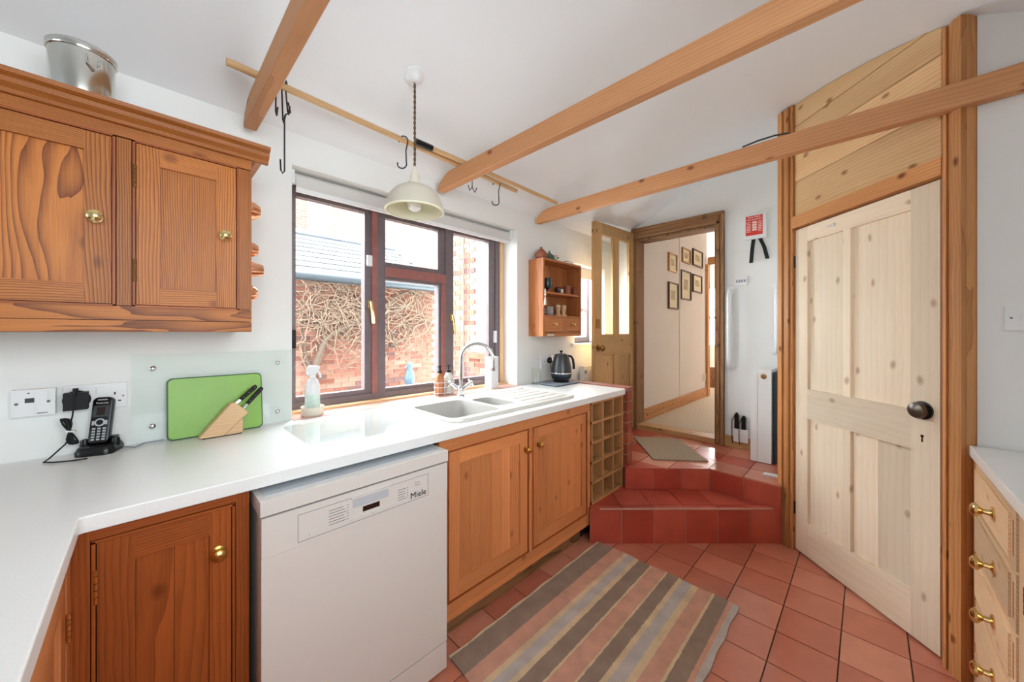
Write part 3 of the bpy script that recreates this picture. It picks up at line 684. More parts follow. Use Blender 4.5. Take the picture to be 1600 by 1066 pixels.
# ------------------------------------------------------------------ ceiling beams, rods, hooks, pendant
BZ0, BZ1 = 2.134, 2.226
for (x0, x1), lab, ye in (((.285, .329), 'pine ceiling beam nearest the wall cabinet', -.9), ((1.223, 1.270), 'pine ceiling beam above the pendant side, middle of the three', -.9), ((2.108, 2.155), 'pine ceiling beam crossing in front of the plank door', -.88)):
    prof = [(ye, BZ0), (1.815, BZ0), (1.825, BZ0+.02), (1.795, BZ0+.055), (1.74, BZ1-.008), (1.70, BZ1), (ye, BZ1)]
    solo('ceiling_beam', lab, 'beam', M().prism(prof, x0, x1, 'x'), 'beam_y', 'ceiling beams', bevel=.003)
def rodline(p, q, r, lab):
    solo('hanging_rod', lab, 'rod', M().tube([p, q], r, 10), 'rodwood_x', 'hanging rods on the beams', smooth=True)
rA0, rA1 = Vector((.20, 1.585, BZ1+.013)), Vector((1.735, 1.665, BZ1+.013))
rodline(rA0, rA1, .013, 'long wooden hanging rod resting on the two left beams')
rB0, rB1 = Vector((.985, 1.585, BZ1+.012)), Vector((2.10, 1.61, BZ1+.012))
rodline(rB0, rB1, .012, 'second wooden rod running on to the right beam')
solo('rod_clamp', 'black rubber sleeve on the end of the second rod', 'clamp', M().tube([rB0-Vector((.05, 0, 0)), rB0+Vector((.045, 0, 0))], .0155, 10), 'black', smooth=True)
def shook(x, y, lab, h=.16, r=.022, turn=0.0, top=None):
    zt = (top or BZ1+.013)+.016; m = M(); pts = []
    c, s = math.cos(turn), math.sin(turn)
    P = lambda a, z: (x+a*c, y+a*s, z)
    for k in range(7): t = math.radians(200-k*36.6); pts.append(P(r*math.cos(t)-.0, zt-.002-r+r*math.sin(t)))
    pts.append(P(r*.55, zt-h*.45)); 
    for k in range(9): t = math.radians(20-k*27); pts.append(P(-r*.3+r*math.cos(t), zt-h+r+r*math.sin(t)))
    solo('s_hook', lab, 'hook', m.tube(pts, .0032, 6), 'iron', 'iron hooks on the rods', smooth=True)
shook(on_y(630, 240, 1.61).x, 1.608, 'black iron hook hanging left of the pendant flex', turn=-.7)
shook(on_y(776, 290, 1.66).x, 1.66, 'black iron hook hanging at the right rod end', turn=-.7)
hk = on_y(440, 200, 1.6)
m = M(); x, y = hk.x, 1.597
for dx, h in ((-.018, .12), (.0, .14), (.012, .10)):
    pts = [(x+dx, y-.02, BZ1+.02), (x+dx, y-.012, BZ1+.034), (x+dx, y+.004, BZ1+.03), (x+dx*1.3, y-.015, BZ1-h+.02), (x+dx*1.3, y-.03, BZ1-h), (x+dx*1.3, y-.045, BZ1-h+.025)]
    solo('s_hook', {-.018: 'small dark hook against the left beam, nearest the wall cabinet', .0: 'middle dark hook of the cluster beside the left beam', .012: 'small dark hook beside the long hook pole'}[dx], 'hook', M().tube(pts, .003, 6), 'iron', 'iron hooks on the rods', smooth=True)
lx = on_y(444, 250, 1.58); zb_ = zat(443, 272, 1.58)
solo('long_hook', 'long thin wire hook dangling beside the left beam', 'hook', M().tube([(lx.x+.012, 1.575, BZ1-.05), (lx.x+.02, 1.575, BZ1-.085), (lx.x+.004, 1.575, BZ1-.10), (lx.x, 1.575, BZ1-.12), (lx.x, 1.575, zb_+.01), (lx.x-.006, 1.575, zb_), (lx.x-.012, 1.575, zb_+.01), (lx.x-.014, 1.575, zb_+.05)], .0028, 6), 'iron', 'iron hooks on the rods', smooth=True)
q = on_y(737, 288, 1.66)
solo('s_hook', 'small twin hook half hidden behind the middle beam', 'hook', M().tube([(q.x-.03, 1.655, BZ1-.07), (q.x-.02, 1.655, BZ1-.10), (q.x, 1.655, BZ1-.075), (q.x, 1.655, BZ1+.03), (q.x, 1.655, BZ1-.075), (q.x+.02, 1.655, BZ1-.10), (q.x+.035, 1.655, BZ1-.07)], .0028, 6), 'iron', 'iron hooks on the rods', smooth=True)
# pendant
pxy = ray(648, 118); 
dd = next(d for d in [1+.002*i for i in range(500)] if CAMH+pxy.z*d >= ceil_z(pxy.y*d)-.002); px_, py_ = pxy.x*dd, pxy.y*dd; pz_ = ceil_z(py_)
L_ = G('pendant_lamp', 'cream enamel dome pendant lamp on a twisted flex', 'lamp', (px_, py_, pz_))
tilt = Vector((0, -SLOPE, -1)).normalized()
L_.add('ceiling_rose', M().lathe([(.042, -.012), (.042, .008), (.030, .013), (.018, .022), (.010, .035), (.004, .036)], (px_, py_, pz_), tilt, n=20), 'white_plastic', smooth=True)
zs = lambda v: CAMH+(V0-v)/FPX*dd
m = M(); nseg = 60; ztop, zbot = pz_-.03, zs(268)
for k in (0, 1):
    m.tube([(px_+.0028*math.cos(i*.9+k*math.pi), py_+.0028*math.sin(i*.9+k*math.pi), ztop+(zbot-ztop)*i/nseg) for i in range(nseg+1)], .0032, 5)
L_.add('flex', m, 'flex', smooth=True)
zr = zs(330)
sh = L_.add('shade', M().lathe([(.121, 0), (.124, .003), (.119, .03), (.105, .065), (.08, .092), (.05, .108), (.026, .114), (.026, .110), (.05, .104), (.078, .088), (.102, .062), (.115, .028), (.118, 0), (.121, 0)], (px_, py_, zr), n=40, cap=False), 'shade_out', smooth=True)
L_.add('shade_lining', M().lathe([(.1175, .001), (.114, .028), (.101, .061), (.077, .087), (.049, .103), (.02, .108)], (px_, py_, zr), n=40, cap=False), 'shade_in', sh, smooth=True)
L_.add('shade_rim', M().lathe([(.118, -.003), (.126, -.003), (.127, .003), (.121, .005), (.118, .003), (.118, -.003)], (px_, py_, zr), n=40, cap=False), 'shade_in', sh, smooth=True)
L_.add('gallery', M().lathe([(.034, 0), (.030, .012), (.022, .022), (.020, .045), (.014, .05), (.014, .066), (.008, .07), (.006, .085), (.002, .086)], (px_, py_, zr+.110), n=18), 'cream', smooth=True)
L_.add('bulb', M().lathe([(.012, .10), (.014, .07), (.028, .045), (.032, .02), (.026, -.002), (.012, -.012), (.001, -.014)], (px_, py_, zr+.012), n=18), 'bulb', smooth=True)
# cable lying on the right beam
solo('black_cable', 'short black cable sagging along the top of the right beam', 'cable', M().tube([(2.104, on_x(u_, v_, 2.104).y, BZ1+dz_) for u_, v_, dz_ in ((1160, 232, .002), (1185, 224, .010), (1210, 216, .010), (1232, 210, .002))], .004, 6), 'black', smooth=True)

# ------------------------------------------------------------------ cabinet kit (local frame: x along, front faces -y, z up)
KNOB = [(.016, 0), (.016, .003), (.007, .006), (.006, .016), (.010, .020), (.0165, .026), (.0165, .031), (.010, .036), (.001, .0375)]
def knob(g, x, y, z, par, mat='brass', s=1.0, sx=1.0, sy=1.0, axis=(0, -1, 0), name='knob'):
    return g.add(name, M().lathe([(r*s, h*s) for r, h in KNOB], (x, y, z), axis, n=20, sx=sx, sy=sy), mat, par, smooth=True)
def hinge(g, x, y, z0, z1, par, mat='old_brass'):
    m = M(); h = (z1-z0)/5
    for k in range(5): m.lathe([(.0042, 0), (.0042, h*.9)], (x, y, z0+k*h), n=8)
    return g.add('hinge', m, mat, par)
def door(g, x0, x1, z0, z1, y, W, sw=.06, rt=.06, rb=.06, planks=1, th=.02, rec=.008, swl=None, planks_w=None, moulding=0):
    swl = swl or sw; a, b, c, d = x0+swl, x1-sw, z0+rb, z1-rt
    if planks == 1: p = g.box('door', a-.004, b+.004, y+rec, y+th-.002, c-.004, d+.004, W+'_z', bevel=0)
    else:
        p = g.box('door', a-.004, b+.004, y+rec+.006, y+th-.002, c-.004, d+.004, W+'_z', bevel=0)
        for k in range(planks):
            u0 = a+(b-a)*k/planks; u1 = a+(b-a)*(k+1)/planks
            g.box('plank', u0+.0006, u1-.0006, y+rec, y+rec+.0065, c, d, W+'_z', p, bevel=.0012)
    g.box('stile', x0, a, y, y+th, z0, z1, W+'_z', p); g.box('stile', b, x1, y, y+th, z0, z1, W+'_z', p)
    g.box('rail', a, b, y, y+th, d, z1, W+'_x', p); g.box('rail', a, b, y, y+th, z0, c, W+'_x', p)
    return p
# ------------------------------------------------------------------ wall cabinet (upper left)
YC = 1.55
wc = G('wall_cabinet', 'orange pine wall cabinet with two panelled doors and cornice', 'cabinet', (-.2, YW-.001, 1.30))
XC0, XC1 = -.62, xat(393, YC)
X = lambda u: xat(u, YC)
wc.box('carcass', XC0, XC1-.001, YC+.022, YW-.001, 1.303, 1.93, 'cab_z', bevel=0)
wc.box('gap_shade_sheet', XC0+.02, XC1-.03, YC+.018, YC+.0225, 1.36, 1.88, 'dark_gap', bevel=0)  # dark sheet just behind the doors, painting shade into their gaps
D1a, D1b, D2a, D2b = -.50, X(174), X(213), X(369)
ZT, ZB = 1.862, 1.382
fb = 'cab'
wc.box('frame_stile', XC0, D1a-.004, YC, YC+.022, 1.30, 1.92, 'cab_z'); wc.box('frame_stile', D1b+.010, D2a-.010, YC, YC+.022, ZB-.004, ZT+.004, 'cab_z'); wc.box('frame_stile', D2b+.008, XC1, YC, YC+.022, ZB-.004, ZT+.004, 'cab_z')
wc.box('frame_rail', D1a-.004, XC1, YC, YC+.022, ZT+.008, 1.92, 'cab_x'); wc.box('frame_rail', D1a-.004, XC1, YC, YC+.022, 1.336, ZB-.006, 'cab_x')
wc.box('bottom_rail', D1a-.004, XC1, YC-.002, YC+.022, 1.302, 1.334, 'cab_x', bevel=.003)
def cock_bead(g, x0, x1, z0, z1, y, W):
    for (a, b, c, d, ax) in ((x0-.008, x0-.002, z0-.006, z1+.006, 'z'), (x1+.002, x1+.008, z0-.006, z1+.006, 'z'), (x0-.008, x1+.008, z1+.002, z1+.008, 'x'), (x0-.008, x1+.008, z0-.008, z0-.002, 'x')):
        g.box('bead', a, b, y-.003, y+.018, c, d, f'cabdark_{ax}', bevel=.0015)
cock_bead(wc, D1a, D1b, ZB, ZT, YC, 'cab'); cock_bead(wc, D2a, D2b, ZB, ZT, YC, 'cab')
dl = door(wc, D1a, D1b, ZB, ZT, YC+.001, 'cab', sw=D1b-X(131), rt=.052, rb=.055, rec=.010)
dr = door(wc, D2a, D2b, ZB, ZT, YC+.001, 'cab', sw=D2b-X(338), swl=X(250)-D2a, rt=.055, rb=.052, rec=.008)
zk = zat(353, 370, YC); knob(wc, X(351), YC, zk, dr, 'brass_pale', .95); knob(wc, X(149), YC, zat(150, 340, YC), dl, 'brass_pale', .95)
for v0_, v1_ in ((293, 257), (440, 404)): hinge(wc, D2a-.003, YC-.003, zat(211, v0_, YC), zat(211, v1_, YC), dr)
corn = [(YC+.002, 1.902), (YC-.012, 1.902), (YC-.016, 1.912), (YC-.03, 1.922), (YC-.034, 1.934), (YC-.048, 1.940), (YC-.050, 1.952), (YC+.002, 1.952)]
wc.add('cornice', M().prism(corn, XC0, XC1+.048, 'x'), 'cab_x', bevel=.001)
wc.add('cornice_return', M().prism([(XC1-.001+(YC+.002-a), z) for a, z in corn], YC+.002, YW-.002, 'y'), 'cab_y', bevel=.001)
wc.box('top', XC0, XC1, YC, YW-.002, 1.93, 1.945, 'cab_x')
wc.box('bottom', XC0, XC1, YC+.002, YW-.002, 1.300, 1.306, 'cab_x')
# steel canister on the cabinet
cc = on_y(129, 110, 1.69)
g = G('steel_canister', 'polished steel lidded canister standing on the wall cabinet', 'canister', (cc.x, 1.69, 1.945))
g.add('body', M().lathe([(.066, 0), (.068, .004), (.068, .185)], (cc.x, 1.69, 1.945), n=36), 'steel', smooth=True)
g.add('lid', M().lathe([(.071, .180), (.0725, .183), (.0725, .196), (.066, .202), (.02, .206), (.001, .206)], (cc.x, 1.69, 1.945), n=36), 'steel', smooth=True)
ha = Vector((.4, -1, 0)).normalized(); hs_ = Vector((-ha.y, ha.x, 0)); o_ = Vector((cc.x, 1.69, 1.945))+ha*.068
g.add('handle', M().tube([o_+hs_*-.014+Vector((0, 0, .165)), o_+hs_*-.014+ha*.006+Vector((0, 0, .14)), o_+ha*.008+Vector((0, 0, .125)), o_+hs_*.014+ha*.006+Vector((0, 0, .14)), o_+hs_*.014+Vector((0, 0, .165))], .003, 6), 'steel', smooth=True)
# copper moulds on the cabinet's side
for i, (v, r, h, yy, lab) in enumerate(((331, .032, .040, 1.62, 'uppermost round copper mould on the wall cabinet side'), (391, .026, .034, 1.62, 'second small copper mould on the wall cabinet side'), (422, .027, .050, 1.63, 'fluted copper mould jutting furthest from the wall cabinet side'), (459, .028, .028, 1.61, 'lowest copper mould on the wall cabinet side'))):
    z = zat(399, v, yy)
    prof = [(r, 0), (r, .006), (r*.92, h*.5), (r*.6, h*.9), (.001, h)] if i != 2 else [(r*1.0, 0), (r*.98, h*.3), (r*.7, h*.95), (.001, h)]
    m = M(); n_ = 24; rings = []
    for rr_, hh in prof: rings.append([(XC1+.001+hh, yy+max(rr_, .0005)*(1+(.06 if k % 2 else -.04))*math.cos(2*math.pi*k/n_), z+max(rr_, .0005)*(1+(.06 if k % 2 else -.04))*math.sin(2*math.pi*k/n_)) for k in range(n_)])
    solo('copper_mould', lab, 'mould', m.loft(rings), 'copper', 'copper moulds', smooth=True)

# ------------------------------------------------------------------ worktop, sink
WT = .900
SX0, SX1, SY0, SY1 = .94, 1.865, 1.275, 1.80
hole = [(SX0+.02, 1.325), (1.475, 1.325), (1.475, 1.72), (SX0+.02, 1.72)]
wt = [(-.718, 1.868), (-.718, -.26), (-.102, -.26), (-.098, 1.206), (-.094, 1.21), (2.365, 1.21), (2.385, 1.23), (2.385, 1.868)]
solo('worktop', 'white laminate worktop running under the window and round the left corner', 'worktop', M().holed(wt, [hole], .863, WT), 'white_top', bevel=.003, seg=2)
# sink
sk = G('inset_sink', 'off-white composite inset sink with one and a half bowls', 'sink', (1.4, 1.5, .72))
b1r = rrect(.975, 1.290, 1.335, 1.695, .045); b2r = rrect(1.318, 1.462, 1.395, 1.640, .04)
outer = [(SX0, SY1-.03), (SX0, SY0+.03), (SX0+.03, SY0), (SX1-.03, SY0), (SX1, SY0+.03), (SX1, 1.725), (SX1-.03, 1.75), (1.70, 1.75), (1.60, 1.755), (1.53, 1.775), (1.46, SY1-.005), (1.40, SY1), (SX0+.03, SY1)]
rim = sk.add('rim', M().holed(outer, [b1r, b2r], WT-.004, WT+.009), 'sinkstone', bevel=.003, seg=2)
def bowl(name, lp, depth, cx, cy):
    rings = []
    for f, z in ((1, WT+.007), (.985, WT-.01), (.95, WT-depth*.7), (.90, WT-depth*.95), (.8, WT-depth)): rings.append([(cx+(x-cx)*f, cy+(y-cy)*f, z) for x, y in lp])
    m = M(); m.loft(rings, cap=False); m.bm.faces.new([m.bm.verts.new(p) for p in rings[-1]]); bmesh.ops.remove_doubles(m.bm, verts=m.bm.verts, dist=1e-5)
    o = sk.add(name, m, 'sinkbowl', smooth=True)
    sk.add('drain', M().lathe([(.04, 0), (.04, .003), (.03, .004), (.001, .002)], (cx, cy, WT-depth+.0005), n=20), 'chrome', o, smooth=True)
bowl('bowl', b1r, .17, 1.132, 1.515); bowl('half_bowl', b2r, .10, 1.39, 1.52)
for k in range(6):
    y = 1.33+k*.072
    sk.box('drainer_ridge', 1.50+.01*k, 1.83-.0*k, y, y+.012, WT+.009, WT+.0125, 'sinkstone', rim, bevel=.002)
sk.box('front_lip', SX0+.05, SX1-.02, SY0+.002, SY0+.016, WT+.008, WT+.014, 'sinkstone', rim, bevel=.003)
# tap
tx, ty = 1.345, 1.758
tp = G('mixer_tap', 'chrome swan-neck mixer tap with two cross levers', 'tap', (tx, ty, WT+.009))
tp.add('base', M().lathe([(.026, 0), (.026, .008), (.019, .014), (.021, .03), (.024, .045), (.018, .06), (.014, .065)], (tx, ty, WT+.009), n=20), 'chrome', smooth=True)
dirv = Vector((RGT[0], RGT[1], 0)); R_ = .098; base = Vector((tx, ty, WT+.06)); pts = [base, base+Vector((0, 0, .08)), base+Vector((0, 0, .165))]
for k in range(1, 15): a = math.pi-k*(math.pi*1.03)/14; pts.append(base+Vector((0, 0, .172))+dirv*(R_+R_*math.cos(a))+Vector((0, 0, R_*math.sin(a))))
pts.append(pts[-1]+Vector((-.001, 0, -.04)))
tp.add('spout', M().tube(pts, .0125, 12, .0115), 'chrome', smooth=True)
tp.add('nozzle', M().lathe([(.0135, 0), (.0145, .006), (.0135, .03)], pts[-1]-Vector((0, 0, .018)), n=14), 'chrome', smooth=True)
for s_ in (-1, 1):
    d_ = (dirv*s_*.8+Vector((0, 0, .62))).normalized(); o_ = Vector((tx, ty, WT+.045))
    tp.add('lever', M().lathe([(.012, 0), (.013, .03), (.011, .05), (.012, .07), (.012, .085), (.006, .092), (.001, .093)], o_, d_, n=14), 'chrome', smooth=True)
    q_ = o_+d_*.078; c_ = d_.cross(Vector((0, 0, 1))).normalized()
    tp.add('cross_bar', M().tube([q_-c_*.026, q_+c_*.026], .005, 8).tube([q_-d_.cross(c_)*.026, q_+d_.cross(c_)*.026], .005, 8), 'chrome', smooth=True)
# glass saver, spray bottle, soaps, brush pot
solo('glass_worktop_saver', 'clear glass worktop saver lying on the worktop left of the sink', 'worktop saver', M().prism(rrect(.405, .905, 1.35, 1.75, .03), WT+.0006, WT+.005), 'clear_glass', bevel=.001)
sp_ = (.567, 1.90); g = G('spray_bottle_dish', 'grey ceramic dish under the spray bottle on the sill', 'dish', (*sp_, .9025))
g.add('dish', M().lathe([(.045, 0), (.05, .01), (.05, .042), (.046, .042), (.044, .012), (.001, .010)], (*sp_, .9025), n=24), 'cream', smooth=True)
g = G('spray_bottle', 'white trigger spray bottle standing in a dish on the sill', 'bottle', (*sp_, .914))
g.add('bottle', M().lathe([(.030, 0), (.032, .006), (.032, .13), (.024, .155), (.013, .168), (.013, .180)], (*sp_, .914), n=24), 'white_plastic', smooth=True)
g.add('trigger_head', M().prism([(sp_[0]+a_, .914+b_) for a_, b_ in ((-.028, .180), (.014, .180), (.02, .196), (.03, .205), (.03, .222), (-.012, .228), (-.03, .21))], sp_[1]-.011, sp_[1]+.011, 'y'), 'white_plastic', bevel=.004)
g.add('trigger', M().tube([(sp_[0]+.020, sp_[1], .914+.205), (sp_[0]+.034, sp_[1], .914+.18), (sp_[0]+.036, sp_[1], .914+.165)], .005, 6), 'white_plastic', smooth=True)
plain('label_mint', (206, 226, 216), .5, noise=.12, nscale=60)
g.add('label', M().lathe([(.0324, .03), (.0324, .09)], (*sp_, .914), n=24, cap=False), 'label_mint', smooth=True)
cdy = (1.335, 1.915)
g = G('soap_caddy', 'white wire caddy holding two soap bottles on the sill', 'caddy', (*cdy, .9025))
for k, z in enumerate((.92, .955, .985)):
    lp = [(cdy[0]+.072*math.cos(a), cdy[1]+.038*math.sin(a), z) for a in [2*math.pi*i/24 for i in range(25)]]
    g.add('wire_ring', M().tube(lp, .002, 5), 'white_plastic')
for dx in (-.06, -.02, .02, .06):
    for s_ in (-1, 1):
        yy = cdy[1]+s_*.036*math.sqrt(max(0, 1-(dx/.072)**2)); g.add('upright_wire', M().tube([(cdy[0]+dx, yy, .904), (cdy[0]+dx, yy, .985)], .002, 5), 'white_plastic')
g.add('curl', M().tube([(cdy[0]+.06+.02*(1-k/14)*math.cos(k*.8), cdy[1]-.03, .945+.02*(1-k/14)*math.sin(k*.8)) for k in range(14)], .0022, 5), 'white_plastic')
g.add('floor_wire', M().box(cdy[0]-.068, cdy[0]+.068, cdy[1]-.002, cdy[1]+.002, .9045, .9075).box(cdy[0]-.034, cdy[0]-.030, cdy[1]-.033, cdy[1]+.033, .9045, .9075).box(cdy[0]+.030, cdy[0]+.034, cdy[1]-.033, cdy[1]+.033, .9045, .9075), 'white_plastic')
for dx, mt, lab in ((-.033, 'amber', 'amber hand-soap bottle with black pump in the wire caddy'), (.033, 'pale_liquid', 'clear soap bottle with black pump in the wire caddy')):
    o_ = (cdy[0]+dx, cdy[1], .9075); g = G('soap_bottle', lab, 'bottle', o_, group='soap bottles')
    g.add('bottle', M().lathe([(.027, 0), (.029, .005), (.029, .105), (.02, .128), (.012, .136)], o_, n=20), mt, smooth=True)
    g.add('pump', M().lathe([(.014, .134), (.014, .150), (.006, .153), (.005, .172), (.010, .174), (.010, .182), (.001, .183)], o_, n=14).tube([(o_[0], o_[1], o_[2]+.178), (o_[0]-.02, o_[1]-.012, o_[2]+.176)], .004, 6), 'black_matt', smooth=True)
bp_ = (1.742, 1.915)
g = G('brush_holder', 'tall square white pot standing at the right of the sill', 'holder', (*bp_, .9025))
g.add('pot', M().holed(rrect(bp_[0]-.036, bp_[0]+.036, bp_[1]-.036, bp_[1]+.036, .006, 3), [rrect(bp_[0]-.032, bp_[0]+.032, bp_[1]-.032, bp_[1]+.032, .005, 3)], .9025, 1.125), 'white_plastic', bevel=.001)
solo('dish_brush', 'slim dish brush handle standing in the white pot', 'brush', M().box(bp_[0]-.006, bp_[0]+.006, bp_[1]-.004, bp_[1]+.004, .905, 1.13).lathe([(.012, 0), (.013, .03), (.006, .055), (.001, .057)], (*bp_, 1.125), n=12, sy=.5), 'pale_liquid', bevel=.001)

# ------------------------------------------------------------------ dishwasher
DX0, DX1, DY = .216, .818, 1.150
dwm = G('dishwasher', 'white freestanding dishwasher under the worktop', 'dishwasher', ((DX0+DX1)/2, DY, 0))
dwm.box('body', DX0+.008, DX1-.008, DY+.04, 1.80, .02, .80, 'appliance', bevel=.003)
dwm.box('lid', DX0, DX1, DY-.002, 1.82, .806, .846, 'appliance', bevel=.012, seg=3, smooth=True)
dwm.box('lid_inset', DX0+.016, DX1-.016, DY+.030, 1.80, .8455, .8485, 'appliance_grey', bevel=.002)
dwm.box('lid_gap', DX0+.004, DX1-.004, DY+.010, 1.78, .798, .807, 'black_matt', bevel=0)
PZ0, PZ1 = .692, .800
cpn = dwm.box('control_panel', DX0+.003, DX1-.003, DY, DY+.04, PZ0, PZ1, 'appliance', bevel=.002)
dwm.box('door_panel', DX0+.003, DX1-.003, DY+.002, DY+.04, .118, PZ0-.0012, 'appliance', bevel=.003)
dwm.box('toe_panel', DX0+.003, DX1-.003, DY+.004, DY+.03, .012, .112, 'appliance', bevel=.003)
for x in (DX0+.05, DX1-.08):
    for y in (DY+.06, 1.7): dwm.add('foot', M().lathe([(.02, 0), (.02, .022)], (x+.015, y, 0), n=10), 'black_matt')
xp = lambda u: xat(u, DY)
fz = lambda u, v: zat(u, v, DY)
x0, x1 = xp(465.5), xp(669); z0, z1 = PZ0+.010, PZ0+.088
for a, b, c, d in ((x0, x1, z0, z0+.0012), (x0, x1, z1, z1+.001), (x0, x0+.001, z0, z1), (x1-.001, x1, z0, z1)): dwm.box('panel_outline', a, b, DY-.0006, DY+.001, c, d, 'grey_print', cpn, bevel=0)
hx0, hx1 = xp(551), xp(607)
hz = dwm.box('handle_recess', hx0, hx1, DY-.001, DY+.001, PZ0+.055, PZ0+.084, 'appliance_grey', cpn, bevel=.0004)
dwm.box('handle_lip', hx0-.004, hx1+.004, DY-.006, DY+.001, PZ0+.084, PZ0+.089, 'appliance', cpn, bevel=.001)
dwm.box('display', xp(567), xp(593), DY-.0015, DY+.001, PZ0+.034, PZ0+.050, 'display', cpn, bevel=.0004)
for ua, ub in ((549, 562), (566, 577), (582, 592), (599, 608)): dwm.box('button', xp(ua), xp(ub), DY-.003, DY+.001, PZ0+.0165, PZ0+.0225, 'appliance', cpn, bevel=.001)
dwm.box('power_button', xp(483), xp(496), DY-.003, DY+.001, PZ0+.018, PZ0+.026, 'appliance', cpn, bevel=.001)
m = M()
for k in range(6): m.box(xp(514), xp(541)-.004*(k % 3), DY-.0005, DY+.001, PZ0+.028+k*.0085, PZ0+.0297+k*.0085); m.box(xp(543), xp(544.2), DY-.0006, DY+.001, PZ0+.0275+k*.0085, PZ0+.0303+k*.0085)
for k in range(5): m.box(xp(622), xp(634)-.004*(k % 2), DY-.0005, DY+.001, PZ0+.028+k*.0085, PZ0+.0297+k*.0085); m.box(xp(636), xp(637.2), DY-.0006, DY+.001, PZ0+.0275+k*.0085, PZ0+.0303+k*.0085)
for k in range(2): m.box(xp(648), xp(657)-.004*k, DY-.0005, DY+.001, PZ0+.060+k*.009, PZ0+.0616+k*.009)
dwm.add('programme_print', m, 'grey_print', cpn, kind='stuff')
text_part(cpn, 'maker_name', 'Miele', .030, frame_m(((xp(643)+xp(664))/2, DY-.0008, PZ0+.027), (1, 0, 0), (0, 0, 1)), 'black', dwm.off)

# ------------------------------------------------------------------ base cabinets on the window side
YB = 1.232
bc = G('corner_base_cabinet', 'dark-stained pine base cabinet beside the dishwasher', 'cabinet', (.05, YB, 0))
bx0, bx1 = -.116, .206
bc.box('carcass', bx0, bx1, YB+.021, 1.84, .10, .861, 'cab_inside', bevel=0)
bc.box('frame_stile', bx0, bx0+.032, YB, YB+.02, .10, .861, 'cabdark_z'); bc.box('frame_stile', bx1-.03, bx1, YB, YB+.02, .10, .861, 'cabdark_z'); bc.box('frame_rail', bx0+.032, bx1-.03, YB, YB+.02, .835, .861, 'cabdark_x'); bc.box('frame_rail', bx0+.032, bx1-.03, YB, YB+.02, .10, .14, 'cabdark_x')
cock_bead(bc, bx0+.042, bx1-.04, .15, .825, YB, 'cabdark')
dd_ = door(bc, bx0+.042, bx1-.04, .15, .825, YB+.001, 'cabdark', sw=.045, swl=.060, rt=.060, rb=.07, planks=2)
knob(bc, xat(341, YB), YB, zat(341, 862, YB), dd_, 'brass', .95)
hinge(bc, bx0+.040, YB-.003, zat(164, 938, YB), zat(164, 884, YB), dd_, 'brass_pale'); hinge(bc, bx0+.040, YB-.003, .22, .28, dd_, 'brass_pale')
bc.box('plinth', bx0, bx1, YB+.06, YB+.08, 0, .10, 'cabdark_x')
# cabinet on the left return, facing +x  (local x runs along +y of the room)
rc = G('return_base_cabinet', 'honey pine base cabinet on the left return, under the worktop edge', 'cabinet', (-.112, .05, 0), math.pi/2)
# local x -> world +y, local -y (front) -> world +x
ln = 1.178
rc.box('carcass', 0, ln, .021, .57, .10, .861, 'cab_inside', bevel=0)
rc.box('frame_stile', ln-.05, ln, 0, .02, .10, .861, 'sinkcab_z'); rc.box('frame_stile', 0, .05, 0, .02, .10, .861, 'sinkcab_z'); rc.box('frame_stile', .54, .59, 0, .02, .10, .861, 'sinkcab_z')
rc.box('frame_rail', .05, ln-.05, 0, .02, .83, .861, 'sinkcab_x'); rc.box('frame_rail', .05, ln-.05, 0, .02, .10, .15, 'sinkcab_x')
for a, b, kx in ((.594, ln-.054, .66), (.054, .536, .47)):
    p_ = door(rc, a, b, .155, .825, .001, 'sinkcab', sw=.06, rt=.07, rb=.07, planks=5)
    knob(rc, kx, 0, .71, p_, 'brass', 1.1)
    hinge(rc, b+.002 if kx > .6 else a-.002, -.003, .66, .72, p_, 'brass_pale'); hinge(rc, b+.002 if kx > .6 else a-.002, -.003, .24, .30, p_, 'brass_pale')
rc.box('plinth', 0, ln, .06, .08, 0, .10, 'sinkcab_x')
# sink cabinet
sc_ = G('sink_base_cabinet', 'honey pine sink cabinet with two planked doors', 'cabinet', (1.4, YB, 0))
sx0, sx1 = .835, 1.945
sc_.box('carcass', sx0, sx1, YB+.021, 1.24+.04, .13, .861, 'cab_inside', bevel=0)
for a, b in ((sx0, sx0+.02), (sx1-.02, sx1)): sc_.box('side_panel', a, b, YB+.02, 1.84, .13, .861, 'sinkcab_z')
A0, A1, B0, B1 = xat(702, YB), xat(824.5, YB), xat(833.5, YB), xat(916, YB)
dz0, dz1 = .185, .800
sc_.box('frame_rail', sx0, sx1, YB, YB+.02, dz1+.008, .861, 'sinkcab_x'); sc_.box('frame_rail', sx0, sx1, YB, YB+.02, .13, dz0-.008, 'sinkcab_x')
sc_.box('frame_stile', sx0, A0-.006, YB, YB+.02, dz0-.008, dz1+.008, 'sinkcab_z'); sc_.box('frame_stile', A1+.007, B0-.007, YB, YB+.02, dz0-.008, dz1+.008, 'sinkcab_z'); sc_.box('frame_stile', B1+.007, sx1, YB, YB+.02, dz0-.008, dz1+.008, 'sinkcab_z')
for a, b in ((A0, A1), (B0, B1)): cock_bead(sc_, a, b, dz0, dz1, YB, 'sinkcab')
pl_ = door(sc_, A0, A1, dz0, dz1, YB+.001, 'sinkcab', sw=.055, rt=.055, rb=.062, planks=6)
pr_ = door(sc_, B0, B1, dz0, dz1, YB+.001, 'sinkcab', sw=.045, rt=.055, rb=.062, planks=6)
knob(sc_, xat(821.5, YB), YB, zat(822, 702, YB), pl_, 'brass', .95); knob(sc_, xat(841, YB), YB, zat(841, 694, YB), pr_, 'brass', .95)
for z in (.70, .26): hinge(sc_, B1+.003, YB-.003, z, z+.06, pr_)
